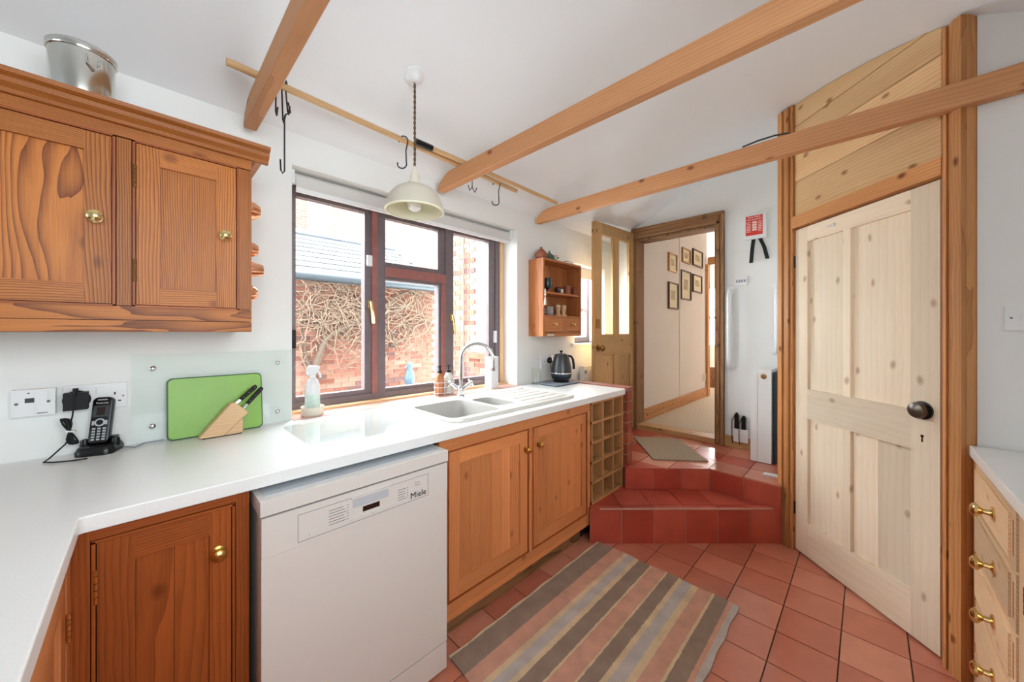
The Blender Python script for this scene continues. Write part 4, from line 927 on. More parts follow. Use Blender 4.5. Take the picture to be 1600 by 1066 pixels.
sc_.box('plinth', sx0, sx1-.03, 1.285, 1.30, .0, .13, 'weathered_x'); sc_.box('base_board', sx0, sx1, YB+.004, YB+.05, .10, .134, 'sinkcab_x')
# wine rack
wr = G('wine_rack', 'open pine wine rack of fifteen cells at the worktop end', 'wine rack', (2.17, YB, SZ))
rx0_, rx1_ = 1.965, 2.375; rz0, rz1 = SZ+.001, .861; yb_ = 1.58
for k in range(4): xx = rx0_+(rx1_-rx0_-.014)*k/3; wr.box('upright', xx, xx+.014, YB, yb_, rz0, rz1, 'rack_z')
for r in range(6):
    zz = rz0+(rz1-rz0-.016)*r/5
    wr.box('shelf_strip', rx0_, rx1_, YB-.004, YB+.012, zz, zz+.016, 'rack_x')
    wr.box('shelf', rx0_+.014, rx1_-.014, YB+.012, yb_, zz, zz+.012, 'rack_x', bevel=0)
wr.box('back_panel', rx0_, rx1_, yb_, yb_+.008, rz0, rz1, 'cab_z', bevel=0)
# brick pier with tile capping
pr = G('brick_pier', 'low brick pier closing the worktop end', 'pier', (2.42, 1.5, LZ))
pr.box('mortar_core', 2.394, 2.452, 1.212, 1.864, LZ+.001, .885, 'pier_mortar', bevel=0)
zz = LZ+.002; r = 0
while zz < .87:
    h = min(.065, .884-zz); yy = 1.206-(0 if r % 2 else .05); 
    while yy < 1.85:
        y0b, y1b = max(yy, 1.206), min(yy+.215, 1.866)
        if y1b-y0b > .03: pr.box('brick', 2.389, 2.458, y0b, y1b, zz, zz+h, random.choice(('pier_brick', 'pier_brick_b')), bevel=.004)
        yy += .225
    zz += .075; r += 1
for k in range(4):
    pr.box('capping_tile', 2.386, 2.475, 1.20+k*.167+.001, 1.20+(k+1)*.167-.002, .886, .908, 'cap_tile', bevel=.003)

# ------------------------------------------------------------------ right-hand counter and drawers
YR = -.268; RZ = .88
solo('right_worktop', 'white laminate worktop along the right-hand wall', 'worktop', M().prism([(-.095, YR), (2.150, YR), (2.150, -.892), (-.095, -.892)], RZ-.036, RZ), 'white_top', bevel=.003, seg=2)
du = G('drawer_cabinet', 'pale pine cabinet with a bank of small drawers, right of the plank door', 'cabinet', (2.148, YR-.014, 0), math.pi)
# local x -> world -x ; front (-y local) -> world +y
DL = 2.0
du.box('carcass', 0, DL, .021, .58, .10, RZ-.038, 'cab_inside', bevel=0)
du.box('frame_stile', -.002, .04, -.003, .02, .0, RZ-.038, 'post_z'); du.box('frame_stile', .55, .62, 0, .02, .01, RZ-.038, 'drawer_z'); du.box('frame_rail', .04, .55, 0, .02, .834, RZ-.038, 'drawer_x')
n_ = 5; zlo, zhi = .012, .832; hh = (zhi-zlo)/n_
for k in range(n_):
    a, b = zlo+k*hh+.004, zlo+(k+1)*hh-.004
    p_ = du.box('drawer', .046, .545, -.004, .018, a, b, 'drawer_x', bevel=.002)
    du.box('drawer_face', .066, .50, -.009, -.004, a+.018, b-.018, 'drawer_x', p_, bevel=.003)
    knob(du, .345, -.009, (a+b)/2, p_, 'brass_pale', 1.25); du.box('slot', .518, .526, -.0045, -.003, a+.03, b-.03, 'cabdark_z', p_, bevel=0)  # thin dark bar near one end of each drawer
    du.box('frame_rail', .04, .55, 0, .02, b, b+.008, 'drawer_x', bevel=0)
dz_ = door(du, .625, 1.05, .06, .812, .001, 'drawer', sw=.06, rt=.06, rb=.06)
hinge(du, .623, -.003, .60, .67, dz_, 'brass_pale'); knob(du, 1.01, 0, .55, dz_, 'brass_pale', 1.1)
du.box('frame_rail', .62, DL, 0, .02, .815, RZ-.038, 'drawer_x'); du.box('frame_stile', 1.055, 1.10, 0, .02, .04, RZ-.038, 'drawer_z')
dz2 = door(du, 1.105, 1.60, .06, .812, .001, 'drawer', sw=.06, rt=.06, rb=.06); knob(du, 1.15, 0, .55, dz2, 'brass_pale', 1.1)
du.box('plinth', 0, DL, .05, .07, 0, .10, 'drawer_x')
# light switch on the right wall
q = on_x(1588, 497, 2.16)
g = G('light_switch', 'white square light switch on the right wall above the worktop', 'switch', (2.16, q.y, q.z-.043))
g.box('plate', 2.151, 2.16, q.y-.06, q.y+.026, q.z-.043, q.z+.043, 'white_plastic', bevel=.002)
for dy in (.012, -.048): g.add('screw', M().lathe([(.0035, 0), (.003, .0015)], (2.151, q.y+dy, q.z), (-1, 0, 0), n=8), 'pewter')
g.box('rocker', 2.147, 2.152, q.y-.028, q.y-.008, q.z-.012, q.z+.012, 'white_plastic', bevel=.001)

# ------------------------------------------------------------------ diagonal wall with the big plank door (local x along the wall to the right, front faces -y)
DO = (2.722, .305); DRZ = math.radians(-135)
def dworld(x, y): c, s = math.cos(DRZ), math.sin(DRZ); return DO[0]+c*x-s*y, DO[1]+s*x+c*y
door2 = G('door_2', None, None, (*DO, 0), DRZ, kind='structure'); door2.o['label'] = 'pale stripped pine four-panel door in the diagonal wall'
W2_ = .722; H2 = 1.905; b2_ = lambda n, x0, x1, z0, z1, mat, y=(0, .036), par=None, **k: door2.box(n, x0, x1, y[0], y[1], z0, z1, mat, par, bevel=.002, **k)
def dz(u, v):   # height on the diagonal plane
    r = ray(u, v); t = (DO[0]-DO[1])/(r.x-r.y); return CAMH+r.z*t
def ds(u):
    r = ray(u, V0); t = (DO[0]-DO[1])/(r.x-r.y); return ((DO[0]-r.x*t)+(DO[1]-r.y*t))*.70711
sL, sR, sM0, sM1 = .075, ds(1441), ds(1346)-.006, ds(1353)+.02
zl1, zl0 = dz(1260, 608), dz(1260, 654)
st_r = W2_-.105; mu0, mu1 = .305, .345
b2_('stile', 0, .085, .012, H2, 'pine_z'); b2_('stile', st_r, W2_, .012, H2, 'pine_z')
b2_('rail', .085, st_r, H2-.085, H2, 'pine_x'); b2_('rail', .085, st_r, zl0, zl1, 'pine_x'); b2_('rail', .085, st_r, .012, .20, 'pine_x')
b2_('muntin', mu0, mu1, zl1, H2-.085, 'pine_z'); b2_('muntin', mu0, mu1, .20, zl0, 'pine_z')
for a, b in ((.085, mu0), (mu1, st_r)):
    b2_('panel', a, b, zl1, H2-.085, 'pine_z', (.017, .026)); 
b2_('panel', .085, mu0, .20, zl0, 'pine_z', (.017, .026))
b2_('panel_board', mu1, mu1+.12, .20, zl0, 'pine_z', (.017, .026)); b2_('panel_board', mu1+.1215, st_r, .20, zl0, 'pine_z', (.017, .026))
kz = dz(1452, 643)
kb = door2.add('knob', M().lathe([(.036, 0), (.036, .004), (.014, .007), (.014, .012), (.030, .016), (.0345, .024), (.030, .035), (.016, .042), (.001, .044)], (W2_-.058, 0, kz), (0, -1, 0), n=28), 'pewter', smooth=True)
door2.add('rose', M().lathe([(.037, 0), (.038, .003), (.032, .005)], (W2_-.058, 0, kz), (0, -1, 0), n=28), 'iron', kb, smooth=True)
zk2 = dz(1450, 687)
door2.add('keyhole', M().lathe([(.006, -.001), (.006, .0008)], (W2_-.062, 0, zk2+.008), (0, -1, 0), n=12).prism([(W2_-.065, zk2-.016), (W2_-.059, zk2-.016), (W2_-.060, zk2+.006), (W2_-.064, zk2+.006)], -.0008, .001, 'y'), 'display')
door2.add('coat_hook', M().tube([(.215, -.001, 1.868), (.235, -.012, 1.866), (.25, -.010, 1.866)], .004, 6).lathe([(.009, 0), (.007, .008)], (.255, 0, 1.865), (0, -1, 0), n=10), 'white_plastic', smooth=True)
for z in (dz(1246, 410), .25): door2.add('hinge', M().lathe([(.006, 0), (.006, .07)], (-.004, -.003, z-.03), n=8), 'iron')
# frame, boards above
dfr = G('door_frame', 'orange pine frame with moulded posts round the diagonal plank door', 'door frame', (*dworld(.36, 0), 0))
dfr.o.rotation_euler.z = DRZ; dfr.off = (.36, 0, 0)
def post(x0, x1, steps, side):
    xm = (x0+x1)/2; wx, wy = dworld(xm, 0); zt = min(ceil_z(dworld(x0, 0)[1]), ceil_z(dworld(x1, 0)[1]))-.002
    p = dfr.box('post', x0, x1, -.012, .10, .0, zt, 'post_z', bevel=.003)
    for (a, b, d) in steps: dfr.box('moulding', a, b, -.012-d, -.011, .0, zt, 'post_z', p, bevel=.004)
    return p
post(-.105, -.004, ((-.105, -.072, .018), (-.066, -.045, .010), (-.038, -.022, .016), (-.018, -.004, .006)), 0)
dfr.box('gap_shade_strip', .7225, .744, .010, .06, .0, 1.915, 'cabdark_z', bevel=0)  # dark strip colours in the shaded gap between door and post
post(.744, .815, ((.744, .750, .004), (.753, .764, .016), (.768, .778, .010), (.784, .815, .022)), 1)
dfr.box('head_rail', -.004, .744, -.024, .06, 1.915, 1.985, 'post_x', bevel=.006)
bz = [1.987, 2.192, 2.398, 2.522]
bp = G('overdoor_panel', 'pine board panel filling the space above the diagonal door', 'panel', (*dworld(.36, 0), 1.987)); bp.o.rotation_euler.z = DRZ; bp.off = (.36, 0, 1.987)
for i in range(4):
    n_ = 14; top = []
    for k in range(n_+1):
        x = -.002+(.730+.002)*k/n_; zc = ceil_z(dworld(x, .0)[1])-.003
        top.append((x, min(zc, (bz+[9])[i+1]-.003)))
    lo = bz[i]; pts = [(x, max(z, lo+.004)) for x, z in top]
    if max(z for _, z in top) < lo+.01: continue
    bp.add('board', M().prism([(-.002, lo)]+pts+[(.730, lo)], -.004, .018, 'y'), 'board_x', bevel=.002)
struct('wall_diagonal', (lambda m: (m.prism([dworld(-.10, .03), dworld(-.10, .09), dworld(.80, .09), dworld(.80, .03)], -.1, 2.75), m)[1])(M()), 'wall')

# ------------------------------------------------------------------ left counter: splashback, sockets, phone, board, knives
YP = YW-.001
g = G('glass_splashback', 'frosted glass splashback panel screwed to the wall behind the green board', 'splashback', (.22, YP, WT+.001))
gx0, gx1 = xat(205, 1.862), xat(454.5, 1.862); gx1 = min(gx1, .470)
g.box('panel', gx0, gx1, 1.858, 1.864, WT+.002, 1.219, 'splash_glass', bevel=.001)
for u, v in ((239, 576), (238, 666), (434, 567), (434, 643)):
    q = on_y(u, v, 1.858); g.add('screw_cap', M().lathe([(.009, 0), (.009, .004), (.005, .007), (.001, .0075)], (q.x, 1.858, q.z), (0, -1, 0), n=14), 'chrome', smooth=True)
    g.add('spacer', M().lathe([(.006, 0), (.006, .006)], (q.x, 1.864, q.z), (0, 1, 0), n=8), 'chrome')
tl = .045
cb = G('chopping_board', 'lime green plastic chopping board leaning on the splashback', 'board', (.21, 1.82, WT))
ang = math.atan2(.035, .23)
def lean(lp, y0, y1):
    m = M().prism(lp, y0, y1, 'y'); bmesh.ops.rotate(m.bm, verts=m.bm.verts, cent=(0, 0, 0), matrix=Matrix.Rotation(-ang, 3, 'X')); bmesh.ops.translate(m.bm, verts=m.bm.verts, vec=(0, 1.815, WT+.0015)); return m
cx0, cx1 = .058, .352
cb.add('rim', lean(rrect(cx0, cx1, 0, .228, .018), 0, .009), 'green_rim', bevel=.002)
cb.add('face', lean(rrect(cx0+.004, cx1-.004, .004, .224, .016), -.0012, .002), 'green', bevel=.0008)
kb_ = G('knife_block', 'pale wooden wedge knife block in front of the green board', 'knife block', (.21, 1.775, WT))
ky0, ky1 = 1.758, 1.800
K0, K1 = .150, .272
blk = kb_.add('block', M().prism([(K0-.008, WT+.006), (K0+.01, WT+.003), (.262, WT+.003), (.274, WT+.006), (.274, WT+.062), (.292, WT+.080), (.250, WT+.125), (.236, WT+.122)], ky0, ky1, 'y'), 'beech_x', bevel=.0015)
kb_.add('base_pad', M().box(K0+.004, .270, ky0+.001, ky1-.001, WT, WT+.004), 'black_matt')
kb_.add('joint_line', M().prism([(.215, WT+.004), (.217, WT+.004), (.276, WT+.064), (.274, WT+.064)], ky0-.0006, ky0+.001, 'y'), 'weathered_x')
for i, (bx, bz_, tx_, tz_) in enumerate(((.255, WT+.118, .322, WT+.182), (.279, WT+.098, .342, WT+.172))):
    a = Vector((bx, 1.779, bz_)); b = Vector((tx_, 1.779, tz_)); dv = (b-a).normalized(); nv = Vector((-dv.z, 0, dv.x))
    kn = G('kitchen_knife', ('upper' if i == 0 else 'lower')+' black-handled riveted knife in the wooden block', 'knife', tuple(a), group='knives in the block')
    kn.add('bolster', M().tube([a-dv*.03, a+dv*.018], .0075, 8), 'chrome', smooth=True)
    h_ = M(); pts2 = [(a+dv*.016-nv*.007), (b-dv*.008-nv*.008), (b-nv*.004), (b+nv*.006), (b-dv*.01+nv*.008), (a+dv*.016+nv*.007)]
    h_.prism([(p.x, p.z) for p in pts2], 1.773, 1.785, 'y'); hd = kn.add('handle', h_, 'black', bevel=.002)
    for f in (.35, .62, .9): q = a+(b-a)*f; kn.add('rivet', M().lathe([(.0026, 0), (.002, .0012)], (q.x, 1.7732, q.z), (0, -1, 0), n=8), 'chrome', hd)
# sockets
def plate_box(g, name, x0, x1, z0, z1, d, mat='white_plastic', par=None): return g.box(name, x0, x1, YP-d, YP, z0, z1, mat, par, bevel=.002)
g = G('fused_spur', 'white fused spur unit on the wall at far left', 'socket', (-.245, YP, 1.035))
q0, q1 = xat(16, YP-.03), xat(88, YP-.01); zA, zB = 1.040, 1.122
plate_box(g, 'box', q0, q1, zA, zB, .028)
wq = q1-q0
plate_box(g, 'module', q0+wq*.30, q0+wq*.53, zA+.002, zB-.002, .0295); plate_box(g, 'fuse_flap', q0+wq*.31, q0+wq*.52, zA+.042, zA+.056, .0305, 'grille_dark'); plate_box(g, 'indicator', q0+wq*.36, q0+wq*.42, zB-.012, zB-.009, .0305, 'black')
plate_box(g, 'switch', q0+wq*.62, q0+wq*.82, zA+.048, zB-.008, .032)
for fx_, zz in ((.12, zA+.04), (.84, zA+.042)): g.add('screw', M().lathe([(.004, 0), (.003, .001)], (q0+wq*fx_, YP-.028, zz), (0, -1, 0), n=10), 'pewter')
plate_box(g, 'print', q0+wq*.58, q0+wq*.82, zA+.006, zA+.009, .0285, 'grey_print')
def socket(g, x0, x1, z0, z1, d=.012):
    pl = plate_box(g, 'plate', x0, x1, z0, z1, d); w_ = x1-x0; mx = (x0+x1)/2; h = z1-z0
    for k in (-1, 0): plate_box(g, 'switch', mx+k*.018+.0008, mx+(k+1)*.018-.0008, z1-h*.38, z1-h*.12, d+.004)
    for c in (x0+w_*.22, x0+w_*.80):
        for dx, zz, ww, hh in ((0, z0+h*.52, .004, .009), (-.011, z0+h*.24, .0075, .004), (.011, z0+h*.24, .0075, .004)): plate_box(g, 'pin_slot', c+dx-ww/2, c+dx+ww/2, zz, zz+hh, d+.0006, 'black', pl)
    for x in (x0+w_*.06, x1-w_*.06): g.add('screw', M().lathe([(.003, 0), (.0025, .001)], (x, YP-d, z0+h*.45), (0, -1, 0), n=8), 'pewter')
g = G('double_socket', 'white double socket on the wall beside the phone', 'socket', (-.11, YP, 1.04)); socket(g, xat(99, YP-.012), xat(198, YP-.012), 1.040, 1.124)
ch = on_y(118, 630, YP-.05)
g = G('phone_charger', 'black plug-in charger with coiled cable beside the phone', 'charger', (ch.x, YP-.012, 1.03))
g.add('adapter', M().box(ch.x-.026, ch.x+.026, YP-.052, YP-.014, 1.048, 1.103), 'black_matt', bevel=.004)
g.add('strain_relief', M().tube([(ch.x, YP-.055, 1.096), (ch.x, YP-.05, 1.118)], .005, 6, .007), 'black_matt')
g.add('plug_base', M().lathe([(.031, 0), (.031, .006)], (ch.x, YP-.0135, 1.077), (0, -1, 0), n=18), 'black_matt')
yc = YP-.05; q = Vector((ch.x-.004, yc, 1.03)); cz = .985
g.add('cable', M().tube([(ch.x, yc-.008, 1.115), (ch.x-.002, yc-.008, 1.08), (ch.x-.006, yc-.004, 1.03), (ch.x-.012, yc, 1.0), (ch.x-.008, yc, .97), (ch.x-.02, yc-.01, .945), (ch.x-.05, yc-.02, .91), (ch.x-.06, yc-.03, WT+.003), (ch.x-.04, yc-.05, WT+.003), (ch.x, yc-.07, WT+.003), (ch.x+.03, yc-.085, WT+.006)], .0022, 6), 'black_matt', smooth=True)
for k in range(6):
    w_ = .003+.0014*k; tl = (k-2.5)*.05
    g.add('cable_loop', M().tube([(ch.x-.012+w_*math.sin(2*t)+.042*math.cos(t)*math.sin(-.30+tl), yc-.003*(k % 3)-.002*math.sin(t), .983+.042*math.cos(t)) for t in [2*math.pi*i/20 for i in range(21)]], .0022, 5), 'black_matt', smooth=True)
g.add('cable_tie', M().lathe([(.012, 0), (.012, .004)], (ch.x-.010, yc-.004, .982), (.2, 0, 1), n=10), 'white_plastic')
# cordless phone: handset in a charging cradle, turned to the room
pb = on_z(157, 706, WT); PX, PYY = pb.x, pb.y
ph_rz = math.radians(-18)
g = G('phone_cradle', 'black charging cradle holding the cordless phone', 'phone cradle', (PX, PYY, WT), ph_rz)
g.add('base', M().loft([[(x*s, y*s2, z) for x, y in rrect(-.046, .046, -.052, .048, .022)] for s, s2, z in ((1, 1, 0), (1.02, 1.02, .012), (.9, .86, .026), (.6, .55, .030))]), 'black', smooth=True)
g.add('back_rest', M().loft([[(x, y+dy, z) for x, y in rrect(-.034, .034, -.010, .012, .008)] for dy, z in ((.018, .018), (.022, .040), (.026, .046))]), 'black', smooth=True)
g.add('side_wing', M().lathe([(.010, 0), (.013, .014), (.010, .03), (.001, .034)], (.036, .0, .014), n=10).lathe([(.010, 0), (.013, .014), (.010, .03), (.001, .034)], (-.036, .0, .014), n=10), 'black', smooth=True)
hs = G('phone_handset', 'black cordless phone handset with keypad standing in its cradle', 'phone', (PX, PYY, WT+.024), ph_rz)
ta = math.radians(-14)
def hsm(m):
    bmesh.ops.rotate(m.bm, verts=m.bm.verts, cent=(0, 0, 0), matrix=Matrix.Rotation(ta, 3, 'X')); bmesh.ops.translate(m.bm, verts=m.bm.verts, vec=(0, -.008, .006)); return m
hb = hs.add('body', hsm(M().prism(rrect(-.0245, .0245, 0, .152, .014), -.012, .012, 'y')), 'black', bevel=.004, seg=2, smooth=True)
hs.add('screen', hsm(M().box(-.019, .019, -.0128, -.012, .086, .124)), 'grille_dark', hb, bevel=.0005); hs.add('screen_glass', hsm(M().box(-.011, .009, -.0132, -.0127, .092, .118)), 'display', hb)
hs.add('ear_slot', hsm(M().box(-.012, .012, -.0130, -.012, .141, .145)), 'silver_key', hb, bevel=.0005)
m = M().lathe([(.013, 0), (.013, .0015), (.009, .002)], (0, -.012, .068), (0, -1, 0), n=20); hs.add('navigation_ring', hsm(m), 'silver_key', hb, smooth=True)
hs.add('navigation_key', hsm(M().lathe([(.0085, 0), (.0085, .0024), (.004, .003)], (0, -.012, .068), (0, -1, 0), n=16)), 'black', hb, smooth=True)
for r in range(5):
    for c in range(3): hs.add('key', hsm(M().box(-.0165+c*.0125, -.0165+c*.0125+.008, -.0132, -.012, .010+r*.0088, .0155+r*.0088)), 'silver_key', hb, bevel=.0004)
for x in (-.019, .012): hs.add('key', hsm(M().box(x, x+.006, -.0132, -.012, .060, .074)), 'silver_key', hb, bevel=.0004)
tm = Matrix.Translation((0, -.008, .006)) @ Matrix.Rotation(ta, 4, 'X') @ frame_m((0, -.0123, .132), (1, 0, 0), (0, 0, 1))
text_part(hb, 'maker_name', 'Panasonic', .0075, tm, 'white_plastic')
# grey flex running along the back of the worktop
solo('grey_cable', 'thin grey cable along the wall between the phone and green board', 'cable', M().tube([(PX+.03, PYY+.03, WT+.004), (PX+.08, 1.80, WT+.0035), (.0, 1.842, WT+.0035), (.05, 1.848, WT+.0035)], .0024, 6), 'tray_grey', smooth=True)

# ------------------------------------------------------------------ wall shelf with drawers and its contents
YSF = 1.723
hx0, hx1 = 2.085, 2.588; hz0, hz1 = 1.268, 1.858
sh = G('wall_shelf', 'small pine wall shelf with two little drawers beside the window', 'shelf', (2.33, YW-.001, hz0))
sh.box('side_panel', hx0, hx0+.016, YSF, YW-.002, hz0, hz1, 'shelfwood_z', bevel=.002); sh.box('side_panel', hx1-.016, hx1, YSF, YW-.002, hz0, hz1, 'shelfwood_z')
sh.box('top', hx0+.016, hx1-.016, YSF, YW-.012, hz1-.016, hz1, 'shelfwood_x'); sh.box('bottom', hx0+.016, hx1-.016, YSF, YW-.012, hz0+.02, hz0+.034, 'shelfwood_x')
zs1, zs2 = zat(878, 457, YSF)-.006, zat(878, 493, YSF)-.003
for z in (zs1, zs2): sh.box('shelf_board', hx0+.016, hx1-.016, YSF+.004, YW-.012, z-.014, z, 'shelfwood_x')
npl = 6
for k in range(npl): a = hx0+.016+(hx1-hx0-.032)*k/npl; b = hx0+.016+(hx1-hx0-.032)*(k+1)/npl; sh.box('back_board', a+.0005, b-.0005, YW-.012, YW-.004, hz0+.02, hz1-.016, 'shelfwood_z')
sh.box('front_rail', hx0+.016, hx1-.016, YSF, YSF+.012, hz0, hz0+.022, 'shelfwood_x')
sh.box('drawer_divider', (hx0+hx1)/2-.006, (hx0+hx1)/2+.006, YSF, YW-.012, hz0+.034, zs2-.014, 'shelfwood_z')
for a, b in ((hx0+.018, (hx0+hx1)/2-.008), ((hx0+hx1)/2+.008, hx1-.018)):
    p_ = sh.box('drawer', a, b, YSF+.001, YW-.02, hz0+.036, zs2-.016, 'shelfwood_x'); zc = (hz0+.036+zs2-.016)/2
    knob(sh, (a+b)/2, YSF+.001, zc, p_, 'brass_pale', .9)
sh.box('name_plate', hx0+.05, hx0+.13, YSF-.002, YSF, hz0+.004, hz0+.016, 'pale_liquid')
def pot(name, lab, cat, prof, x, y, z, mat, grp=None, extra=None, n=18):
    g = G(name, lab, cat, (x, y, z), group=grp); g.add('body', M().lathe(prof, (x, y, z), n=n), mat, smooth=True)
    for nm, pr_, mt in extra or []: g.add(nm, M().lathe(pr_, (x, y, z), n=n), mt, smooth=True)
    return g
ya = YSF+.065
pot('round_pot', 'round terracotta lidded pot on top of the wall shelf', 'pot', [(.025, 0), (.042, .012), (.05, .03), (.046, .048), (.03, .064)], hx0+.055, ya, hz1, 'terracotta_pot', None, [('lid', [(.031, .063), (.018, .078), (.008, .084), (.010, .094), (.001, .097)], 'terracotta_pot')])
pot('round_pot', 'green glazed lidded pot on top of the wall shelf', 'pot', [(.022, 0), (.038, .010), (.044, .026), (.038, .042), (.024, .054)], hx0+.155, ya, hz1, 'green_glaze', None, [('lid', [(.025, .053), (.012, .064), (.006, .07), (.008, .08), (.001, .083)], 'green_glaze')])
g = G('flower_sprig', 'tiny sprig of orange flowers on top of the wall shelf', 'flowers', (hx0+.235, ya, hz1))
fx0 = hx0+.235
g.add('vase', M().lathe([(.010, 0), (.012, .012), (.007, .022)], (fx0, ya, hz1), n=10), 'green_glaze')
for dx, dz_, mt in ((-.02, .05, 'flower'), (.012, .056, 'flower'), (.03, .042, 'leaf')):
    g.add('stem', M().tube([(fx0, ya, hz1+.015), (fx0+dx, ya, hz1+dz_)], .0018, 5), 'leaf'); g.add('bloom', M().lathe([(.003, -.006), (.009, 0), (.006, .006), (.001, .008)], (fx0+dx, ya, hz1+dz_), n=8), mt)
solo('wire_tray', 'small dark wire tray on the top of the wall shelf, right end', 'tray', M().tube([(hx0+.32, ya-.02, hz1+.004), (hx0+.32, ya-.02, hz1+.018), (hx0+.35, ya-.02, hz1+.026), (hx0+.42, ya-.02, hz1+.026), (hx0+.44, ya-.02, hz1+.012), (hx0+.44, ya-.02, hz1+.0035)], .0025, 5).box(hx0+.31, hx0+.45, ya-.04, ya+.03, hz1+.0002, hz1+.003), 'iron')
yy_ = YSF+.055
X_ = lambda u: xat(u, yy_)
g = pot('goblet', 'dark teal goblet on the upper shelf, left end', 'goblet', [(.022, 0), (.02, .004), (.006, .010), (.008, .022), (.030, .036), (.036, .06), (.032, .11), (.029, .11), (.032, .06), (.001, .034)], X_(855), yy_, zs1, 'goblet')
g = pot('jam_jar', 'brown jar with pale label on the upper shelf', 'jar', [(.030, 0), (.033, .004), (.033, .044), (.024, .052)], X_(873), yy_, zs1, 'dark_glaze', None, [('lid', [(.026, .050), (.026, .060), (.001, .062)], 'terracotta_pot')])
g.box('label', X_(873)-.014, X_(873)+.016, yy_-.0345, yy_-.030, zs1+.006, zs1+.036, 'pale_liquid')
for u, s_, lab in ((886.5, 1.0, 'larger terracotta lidded jar on the upper shelf'), (898, .85, 'smaller terracotta lidded jar on the upper shelf, right end')):
    pot('lidded_jar', lab, 'jar', [(.028*s_, 0), (.030*s_, .004), (.030*s_, .062*s_), (.026*s_, .066*s_)], X_(u), yy_, zs1, 'terracotta_pot', 'terracotta jars on the upper shelf', [('lid', [(.031*s_, .065*s_), (.029*s_, .073*s_), (.007*s_, .078*s_), (.008*s_, .088*s_), (.001, .09*s_)], 'terracotta_pot')])
pot('mug', 'grey patterned mug on the lower shelf of the wall shelf', 'mug', [(.03, 0), (.033, .004), (.034, .07), (.031, .07), (.029, .008), (.001, .006)], X_(858), yy_, zs2, 'mug_grey').add('handle', M().tube([(X_(858)-.033, yy_, zs2+.055), (X_(858)-.052, yy_, zs2+.05), (X_(858)-.052, yy_, zs2+.022), (X_(858)-.032, yy_, zs2+.016)], .005, 6), 'mug_grey', smooth=True)
for u, lab in ((871.5, 'wooden pepper mill nearest the mug on the lower shelf'), (880.5, 'wooden pepper mill on the lower shelf, right of its twin')):
    pot('pepper_mill', lab, 'pepper mill', [(.023, 0), (.024, .006), (.024, .012), (.016, .02), (.015, .035), (.020, .05), (.023, .062), (.020, .068)], X_(u), yy_, zs2, 'beech_z', 'pepper mills', [('cap', [(.021, .068), (.025, .074), (.021, .088), (.008, .094), (.001, .095)], 'beech_z'), ('finial', [(.003, .094), (.006, .099), (.004, .105), (.001, .106)], 'chrome')])
g = G('beaded_tassel', 'cream beaded tassel hanging at the shelf front edge', 'tassel', (hx0+.012, YSF-.012, 1.47))
zt_ = zs1+.01
g.add('beads', M().lathe([(.004, 0), (.009, .012), (.004, .024), (.010, .036), (.004, .048), (.001, .06)], (hx0+.012, YSF-.010, zt_-.05), n=10), 'cream', smooth=True)
g.add('fringe', M().lathe([(.012, 0), (.010, .03), (.004, .06), (.002, .064)], (hx0+.012, YSF-.010, zt_-.115), n=10), 'cream', smooth=True)

# ------------------------------------------------------------------ kettle corner
kx, ky = 2.175, 1.60
kq = on_z(877, 596, WT+.012); kx, ky = kq.x, kq.y
tr = G('drip_tray', 'dark ribbed rubber tray under the kettle', 'tray', (kx-.03, ky, WT))
tr.add('mat', M().prism(rrect(kx-.20, min(kx+.14, 2.383), ky-.115, min(ky+.14, 1.862), .012), WT, WT+.006), 'mat_blue', bevel=.001)
for k in range(9): tr.box('rib', kx-.19+k*.037, kx-.19+k*.037+.018, ky-.105, min(ky+.13, 1.85), WT+.006, WT+.009, 'tray_grey', bevel=.001)
kt = G('kettle', 'dark grey jug kettle with black handle on the tray', 'kettle', (kx, ky, WT+.009)); ko = (kx, ky, WT+.009)
kt.add('base', M().lathe([(.062, 0), (.064, .010), (.058, .018), (.06, .020)], ko, n=32), 'black', smooth=True)
kt.add('lower_band', M().lathe([(.060, .020), (.074, .030), (.0815, .055), (.083, .066)], ko, n=32), 'kettle_low', smooth=True)
kt.add('chrome_ring', M().lathe([(.083, .066), (.0845, .068), (.0845, .073), (.083, .075)], ko, n=32), 'chrome', smooth=True)
kt.add('jug', M().lathe([(.083, .075), (.082, .09), (.074, .135), (.062, .185), (.055, .208), (.052, .212), (.001, .213)], ko, n=36), 'kettle', smooth=True)
ld = kt.add('lid', M().lathe([(.045, .212), (.044, .219), (.02, .223), (.001, .224)], ko, n=28), 'kettle', smooth=True)
kt.add('lid_knob', M().lathe([(.005, .222), (.006, .232), (.015, .242), (.012, .245), (.001, .241)], ko, n=16), 'black', ld, smooth=True)
hd_ = Vector((RGT[0], RGT[1], 0)); K = Vector(ko)
kt.add('spout', M().loft([[K+hd_*-.045+Vector((0, 0, .208))+Vector((hd_.y*-.022, hd_.x*.022, 0)), K+hd_*-.082+Vector((0, 0, .212)), K+hd_*-.045+Vector((0, 0, .208))-Vector((hd_.y*-.022, hd_.x*.022, 0))], [K+hd_*-.058+Vector((0, 0, .160))+Vector((hd_.y*-.004, hd_.x*.004, 0)), K+hd_*-.069+Vector((0, 0, .158)), K+hd_*-.058+Vector((0, 0, .160))-Vector((hd_.y*-.004, hd_.x*.004, 0))]]), 'chrome')
kt.add('handle', M().tube([K+hd_*.050+Vector((0, 0, .205)), K+hd_*.078+Vector((0, 0, .200)), K+hd_*.092+Vector((0, 0, .175)), K+hd_*.098+Vector((0, 0, .13)), K+hd_*.098+Vector((0, 0, .10))], .009, 8, .011), 'black', smooth=True)
kt.add('badge', M().box(kx+.01, kx+.034, ky-.0795, ky-.072, WT+.092, WT+.1), 'white_plastic')
tq = on_z(838, 604, WT+.009)
